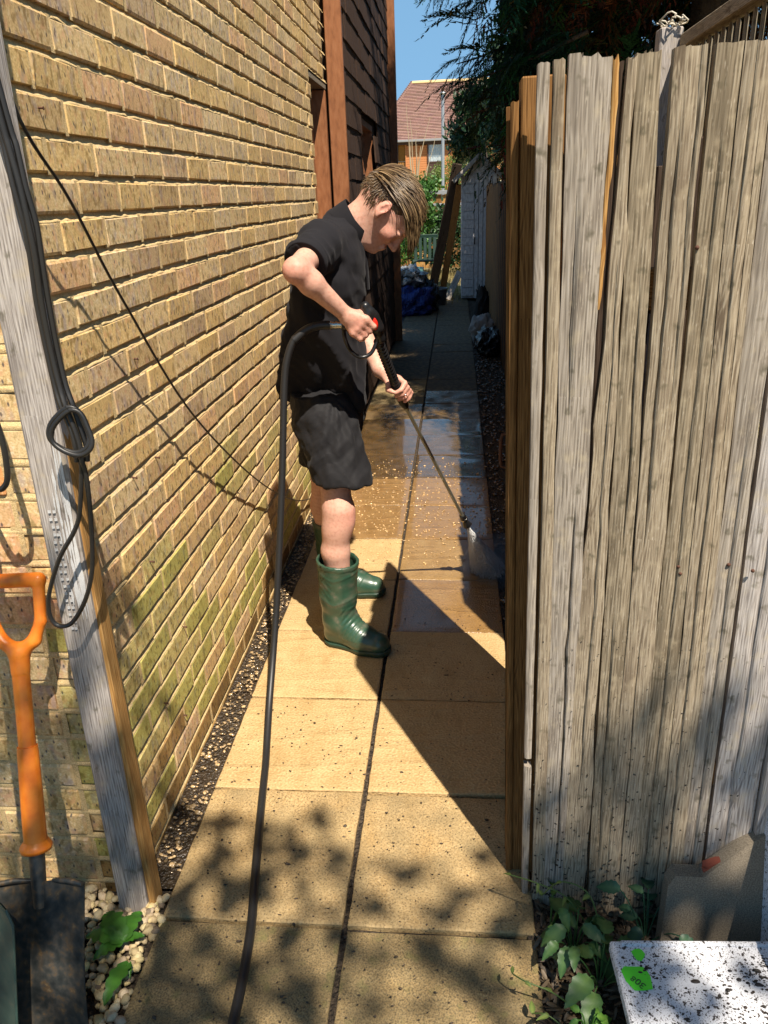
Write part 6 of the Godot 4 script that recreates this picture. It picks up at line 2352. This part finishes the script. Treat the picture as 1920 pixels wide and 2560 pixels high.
func boot(P: Node3D, top: Vector3, ank: Vector3, heel: Vector3, ball: Vector3, toe: Vector3) -> void:
	var f := Field.new(Vector3(heel.x - .11, -.002, minf(heel.z, toe.z) - .1), Vector3(toe.x + .075, top.y + .02, maxf(heel.z, toe.z) + .1), .0048)
	f.cap(top + Vector3(0, .04, 0), top.lerp(ank, .6), .082, .068, .01)
	f.cap(top.lerp(ank, .6), ank, .068, .060, .02)
	f.cap(ank, heel, .058, .046, .02)
	f.cap(ank + Vector3(.02, -.01, .004), ball + Vector3(-.02, .01, 0), .055, .05, .03)
	f.cap(heel, ball, .046, .050, .02)
	f.cap(ball, toe, .050, .044, .02)
	f.cut(top, Vector3(.10, 1, .03).normalized())
	f.cap(top + Vector3(0, .06, 0), top.lerp(ank, .75), .077, .058, 0.0, true)
	f.cut(Vector3(0, .014, 0), Vector3.DOWN)
	var mb := MB.new()
	f.net(mb)
	# moulded ribs over the instep and lines on the shaft
	var fw := (toe - heel).normalized()
	var nm := PackedVector3Array()
	nm.resize(mb.v.size())
	for k in range(0, mb.i.size(), 3):
		var a := mb.v[mb.i[k]]
		var c := (mb.v[mb.i[k + 1]] - a).cross(mb.v[mb.i[k + 2]] - a)
		for j in 3:
			nm[mb.i[k + j]] += c
	for k in mb.v.size():
		var p := mb.v[k]
		var s := (p - heel).dot(fw)
		var e := 0.0
		if s > .035 and s < .15 and p.y > .06 and p.y < .19:
			e = .0026 * absf(sin((s - p.y * .55) * 165.0)) * smoothstep(.035, .06, s) * (1.0 - smoothstep(.12, .15, s))
		if p.y > top.y - .05:
			e += .0022 if absf(p.y + .1 * (p.x - top.x) - top.y + .012) < .009 else 0.0
		if p.y > .2 and s < .02:
			e += .0014 * smoothstep(.5, 1.0, sin((p.y + s * .9) * 230.0)) * smoothstep(.2, .24, p.y) * (1.0 - smoothstep(.30, .32, p.y))
		e += .0016 * smoothstep(.9, 1.0, sin((p.y - .35 * absf(s - .03)) * 62.0 + 1.2)) if p.y > .17 and p.y < top.y - .03 else 0.0
		mb.v[k] = p + nm[k].normalized() * e
	var b := part(P, "boot", mb.mesh(), M.rubber_green)
	f = Field.new(Vector3(heel.x - .11, -.004, minf(heel.z, toe.z) - .1), Vector3(toe.x + .075, .05, maxf(heel.z, toe.z) + .1), .006)
	f.cap(heel + Vector3(0, -.022, 0), heel.lerp(ball, .5) + Vector3(0, -.022, 0), .053, .047, .01)
	f.cap(heel.lerp(ball, .5) + Vector3(0, -.018, 0), ball + Vector3(0, -.018, 0), .048, .057, .01)
	f.cap(ball + Vector3(0, -.018, 0), toe + Vector3(0, -.014, 0), .057, .050, .01)
	f.cut(Vector3(0, .003, 0), Vector3.DOWN)
	f.cut(Vector3(heel.x, .024, 0), Vector3(-.03, 1, 0).normalized())
	mb = MB.new()
	f.net(mb)
	part(b, "sole", mb.mesh(), M.rubber_sole)

func build_washer() -> void:
	rng.seed = 109
	# spray gun and lance
	var W := thing("spray_lance", "black pressure washer gun with ribbed grip and long thin metal lance", "lance", Vector3(-.1, .3, -2.8))
	var f := Field.new(Vector3(-.42, 1.10, -2.56), Vector3(-.20, 1.34, -2.40), .004)
	f.cap(Vector3(-.352, 1.243, -2.455), Vector3(-.325, 1.235, -2.468), .016, .019, .01)
	f.cap(Vector3(-.325, 1.218, -2.47), Vector3(-.272, 1.275, -2.476), .018, .018, .01)
	f.cap(Vector3(-.285, 1.295, -2.474), Vector3(-.250, 1.225, -2.495), .017, .021, .012)
	f.cap(Vector3(-.262, 1.262, -2.485), Vector3(-.244, 1.188, -2.515), .020, .017, .01)
	var mb := MB.new()
	f.net(mb)
	part(W, "gun_body", mb.mesh(), M.plastic_black)
	mb = MB.new()
	mb.tube(curve(V([-.355, 1.235, -2.456, -.352, 1.195, -2.462, -.335, 1.155, -2.472, -.305, 1.135, -2.482, -.275, 1.145, -2.492, -.258, 1.175, -2.50, -.25, 1.205, -2.50]), 6), .0065, 8)
	part(W, "trigger_guard", mb.mesh(), M.plastic_black)
	mb = MB.new()
	mb.lathe(Transform3D(Basis(Vector3(.45, .89, 0), Vector3(-.25, .13, .96), Vector3(.86, -.43, .28)).orthonormalized(), Vector3(-.262, 1.246, -2.468)), [Vector2(.0001, .0035), Vector2(.0125, .003), Vector2(.014, 0), Vector2(.014, -.006)], 20)
	for k in mb.v.size():
		var c := Vector3(-.262, 1.246, -2.468)
		var d := mb.v[k] - c
		var ax := Vector3(.26, -.93, -.25).normalized()
		mb.v[k] = c + d + ax * d.dot(ax) * .7
	part(W, "button", mb.mesh(), M.plastic_red)
	# ribbed grip
	var a := Vector3(-.253, 1.182, -2.528)
	var b := Vector3(-.210, 1.005, -2.648)
	var pts := []
	var rad := []
	for k in 61:
		var t := k / 60.0
		pts.append(a.lerp(b, t))
		rad.append(.0145 + .0032 * sin(t * TAU * 15.0))
	mb = MB.new()
	mb.tube(pts, rad, 14)
	part(W, "ribbed_grip", mb.mesh(), M.plastic_black)
	var noz := Vector3(.030, .335, -3.048)
	var c0 := Vector3(-.186, .925, -2.70)
	mb = MB.new()
	mb.tube([b, Vector3(-.196, .955, -2.68), c0, c0.lerp(noz, .03)], [.0185, .0185, .0165, .011], 14)
	part(W, "collar", mb.mesh(), M.plastic_black)
	mb = MB.new()
	mb.tube([c0, noz], .0072, 10)
	part(W, "lance_tube", mb.mesh(), M.steel_lance)
	var d := (noz - c0).normalized()
	mb = MB.new()
	mb.tube([noz - d * .012, noz + d * .002, noz + d * .02, noz + d * .024, noz + d * .028, noz + d * .062, noz + d * .064], [.012, .0145, .0145, .010, .0105, .0195, .016], 14)
	part(W, "nozzle", mb.mesh(), M.plastic_black)
	mb = MB.new()
	mb.tube([noz + d * .012, noz + d * .02], .0155, 14)
	part(W, "nozzle_ring", mb.mesh(), M.steel)
	mb = MB.new()
	mb.tube([Vector3(-.352, 1.243, -2.455), Vector3(-.362, 1.244, -2.452), Vector3(-.366, 1.2442, -2.451), Vector3(-.378, 1.2446, -2.449), Vector3(-.381, 1.2448, -2.4485), Vector3(-.396, 1.245, -2.446)], [.010, .0145, .011, .0145, .0125, .0155], 14)
	part(W, "connector", mb.mesh(), M.steel)
	# hose
	var hs := thing("pressure_hose", "thick black pressure hose hanging from the gun and trailing along the slabs", "hose", Vector3(-.5, 0, -1.5))
	mb = MB.new()
	mb.tube(curve(V([-.392, 1.245, -2.446, -.43, 1.245, -2.438, -.470, 1.234, -2.425, -.508, 1.205, -2.412, -.532, 1.15, -2.402, -.545, 1.08, -2.392, -.556, .94, -2.37, -.566, .80, -2.345, -.578, .65, -2.315, -.592, .48, -2.275, -.606, .32, -2.235, -.614, .19, -2.17, -.612, .09, -2.07, -.598, .032, -1.95, -.582, .0135, -1.85, -.553, .0135, -1.67, -.512, .0135, -1.43, -.487, .0135, -1.29, -.474, .0145, -1.17, -.467, .016, -1.05, -.46, .0145, -.8, -.43, .0135, -.3, -.2, .0135, .3]), 8), .0115, 14)
	part(hs, "tube", mb.mesh(), M.rubber_black)
	mb = MB.new()
	mb.tube(curve(V([-.392, 1.245, -2.446, -.43, 1.245, -2.438, -.470, 1.234, -2.425, -.508, 1.205, -2.412]), 8), .0138, 14)
	part(hs, "kink_sleeve", mb.mesh(), M.rubber_black)
	# jet of water: dense core, wider fan, mist where it strikes
	var tgt := Vector3(.150, .0, -3.20)
	var n0 := noz + d * .06
	var ax := (tgt - n0)
	var jet := thing("water_spray", "white fan of water spraying from the lance nozzle onto the slab edge", "water spray", n0)
	for q in [[.26, .5, 30.0], [1.0, 1.0, 5.0]]:
		var fv := FogVolume.new()
		fv.name = numbered("spray_cone", jet)
		fv.shape = RenderingServer.FOG_VOLUME_SHAPE_CONE
		var L: float = ax.length() * q[0]
		var w: float = .19 * L / ax.length() * (1.0 if q[1] > .9 else .8)
		fv.size = Vector3(w, L, w * .8)
		var fm := FogMaterial.new()
		fm.density = q[2]
		fm.albedo = Color(.93, .93, .93)
		fv.material = fm
		jet.add_child(fv)
		var yy := -ax.normalized()
		var xx := Vector3(1, 0, 0)
		xx = (xx - yy * xx.dot(yy)).normalized()
		fv.transform = Transform3D(Basis(xx, yy, xx.cross(yy)), ax.normalized() * L * .5)
	# streaks of water in the fan
	var ball := MB.new()
	ball.lathe(Transform3D.IDENTITY, [Vector2(.0001, -1), Vector2(.6, -.6), Vector2(1, 0), Vector2(.6, .6), Vector2(.0001, 1)], 5)
	var an := ax.normalized()
	var s1 := an.cross(Vector3.UP).normalized()
	var s2 := an.cross(s1)
	var dx := []
	var dc := []
	for k in 9000:
		var t := pow(rng.randf(), .62)
		var r := .095 * sqrt(rng.randf())
		var az := rr(0, TAU)
		var e := an * ax.length() + (s1 * cos(az) + s2 * sin(az) * .8) * r
		var y := e.normalized()
		var x2 := y.cross(Vector3.UP).normalized()
		var w := rr(.0005, .0012)
		dx.append(Transform3D(Basis(x2 * w, y * rr(.006, .016), x2.cross(y) * w), n0 + e * t * .97))
		dc.append(Color(1, 1, 1))
	bake(jet, "droplets", ball.mesh(), M.droplet, dx, dc)
	var ms := thing("water_mist", "faint mist of droplets rising where the jet strikes the ground", "mist", Vector3(.2, .04, -3.18))
	var fv := FogVolume.new()
	fv.name = "mist_puff"
	fv.shape = RenderingServer.FOG_VOLUME_SHAPE_ELLIPSOID
	fv.size = Vector3(.34, .30, .30)
	var fm := FogMaterial.new()
	fm.density = 2.0
	fm.albedo = Color(.9, .92, .95)
	fv.material = fm
	ms.add_child(fv)

func build_litter() -> void:
	rng.seed = 110
	# crumbs of dirt on the near slabs, pale wet grit further on
	var pm := pebble_mesh(31)
	var xs := []
	var cs := []
	for k in 1500:
		var z := -0.5 - 2.3 * pow(rng.randf(), 1.6)
		var x := rr(-.71, .185)
		if z < -2.2 and x < -.25:
			continue
		var s := rr(.0008, .0032) * (1.0 if rng.randf() < .94 else 1.7)
		xs.append(Transform3D(any_rot().scaled(Vector3(s * rr(1, 2), s, s)), Vector3(x, .0015, z)))
		cs.append(Color(.045, .03, .018) * rr(.5, 1.6))
	var o := copies(self, "dirt_crumbs", pm, M.crumb, xs, cs)
	tag(o, "dark crumbs of dirt scattered over the near slabs", "dirt", "", "stuff")
	xs = []
	cs = []
	for k in 1500:
		var z := -3.25 - 1.6 * rng.randf()
		var x := rr(-.7, .19)
		if rng.randf() > 1.25 - absf(z + 3.9) * 1.1:
			continue
		var s := rr(.0015, .0055) * (1.0 if rng.randf() < .93 else 1.6)
		xs.append(Transform3D(any_rot().scaled(Vector3(s * rr(1, 1.6), s * .8, s)), Vector3(x, .002, z)))
		cs.append(Color(.55, .36, .17) * rr(.5, 1.4))
	for k in 900:
		var z := -1.45 - 2.6 * rng.randf()
		var s := rr(.002, .008)
		xs.append(Transform3D(any_rot().scaled(Vector3(s * 1.3, s * .8, s)), Vector3(rr(-.80, -.725), rr(-.012, .002), z)))
		cs.append(Color(.42, .29, .15) * rr(.15, 1.3))
	for k in 1600:
		var z := -1.6 - 9.0 * rng.randf()
		var s := rr(.004, .016)
		xs.append(Transform3D(any_rot().scaled(Vector3(s * 1.3, s * .8, s)), Vector3(rr(.2, .46), rr(-.02, .006), z)))
		cs.append(Color(.12, .08, .05) * rr(.3, 1.4))
	o = copies(self, "wet_grit", pm, M.crumb_wet, xs, cs)
	tag(o, "wet pale grit washed over the slabs and along the wall foot", "grit", "", "stuff")
	# dry grass at the end of the path
	xs = []
	cs = []
	var gm := MB.new()
	var b0 := gm.p(Vector3(-.006, 0, 0))
	var b1 := gm.p(Vector3(.006, 0, 0))
	var b2 := gm.p(Vector3(.02, .16, .02))
	gm.tri(b0, b1, b2)
	for k in 5000:
		var z := rr(-18.5, -12.4)
		var x := rr(-1.6, .1 if z > -13.6 else .5)
		if z > -13.0 and rng.randf() < .5:
			continue
		xs.append(Transform3D(rot().scaled(Vector3(1, rr(.4, 1.3), 1)), Vector3(x, -.03, z)))
		cs.append(Color(.32, .25, .10) * rr(.5, 1.2))
	o = copies(self, "dry_grass", gm.mesh(), M.leaf_shade, xs, cs)
	tag(o, "dry yellow grass on the far lawn", "grass", "", "stuff")
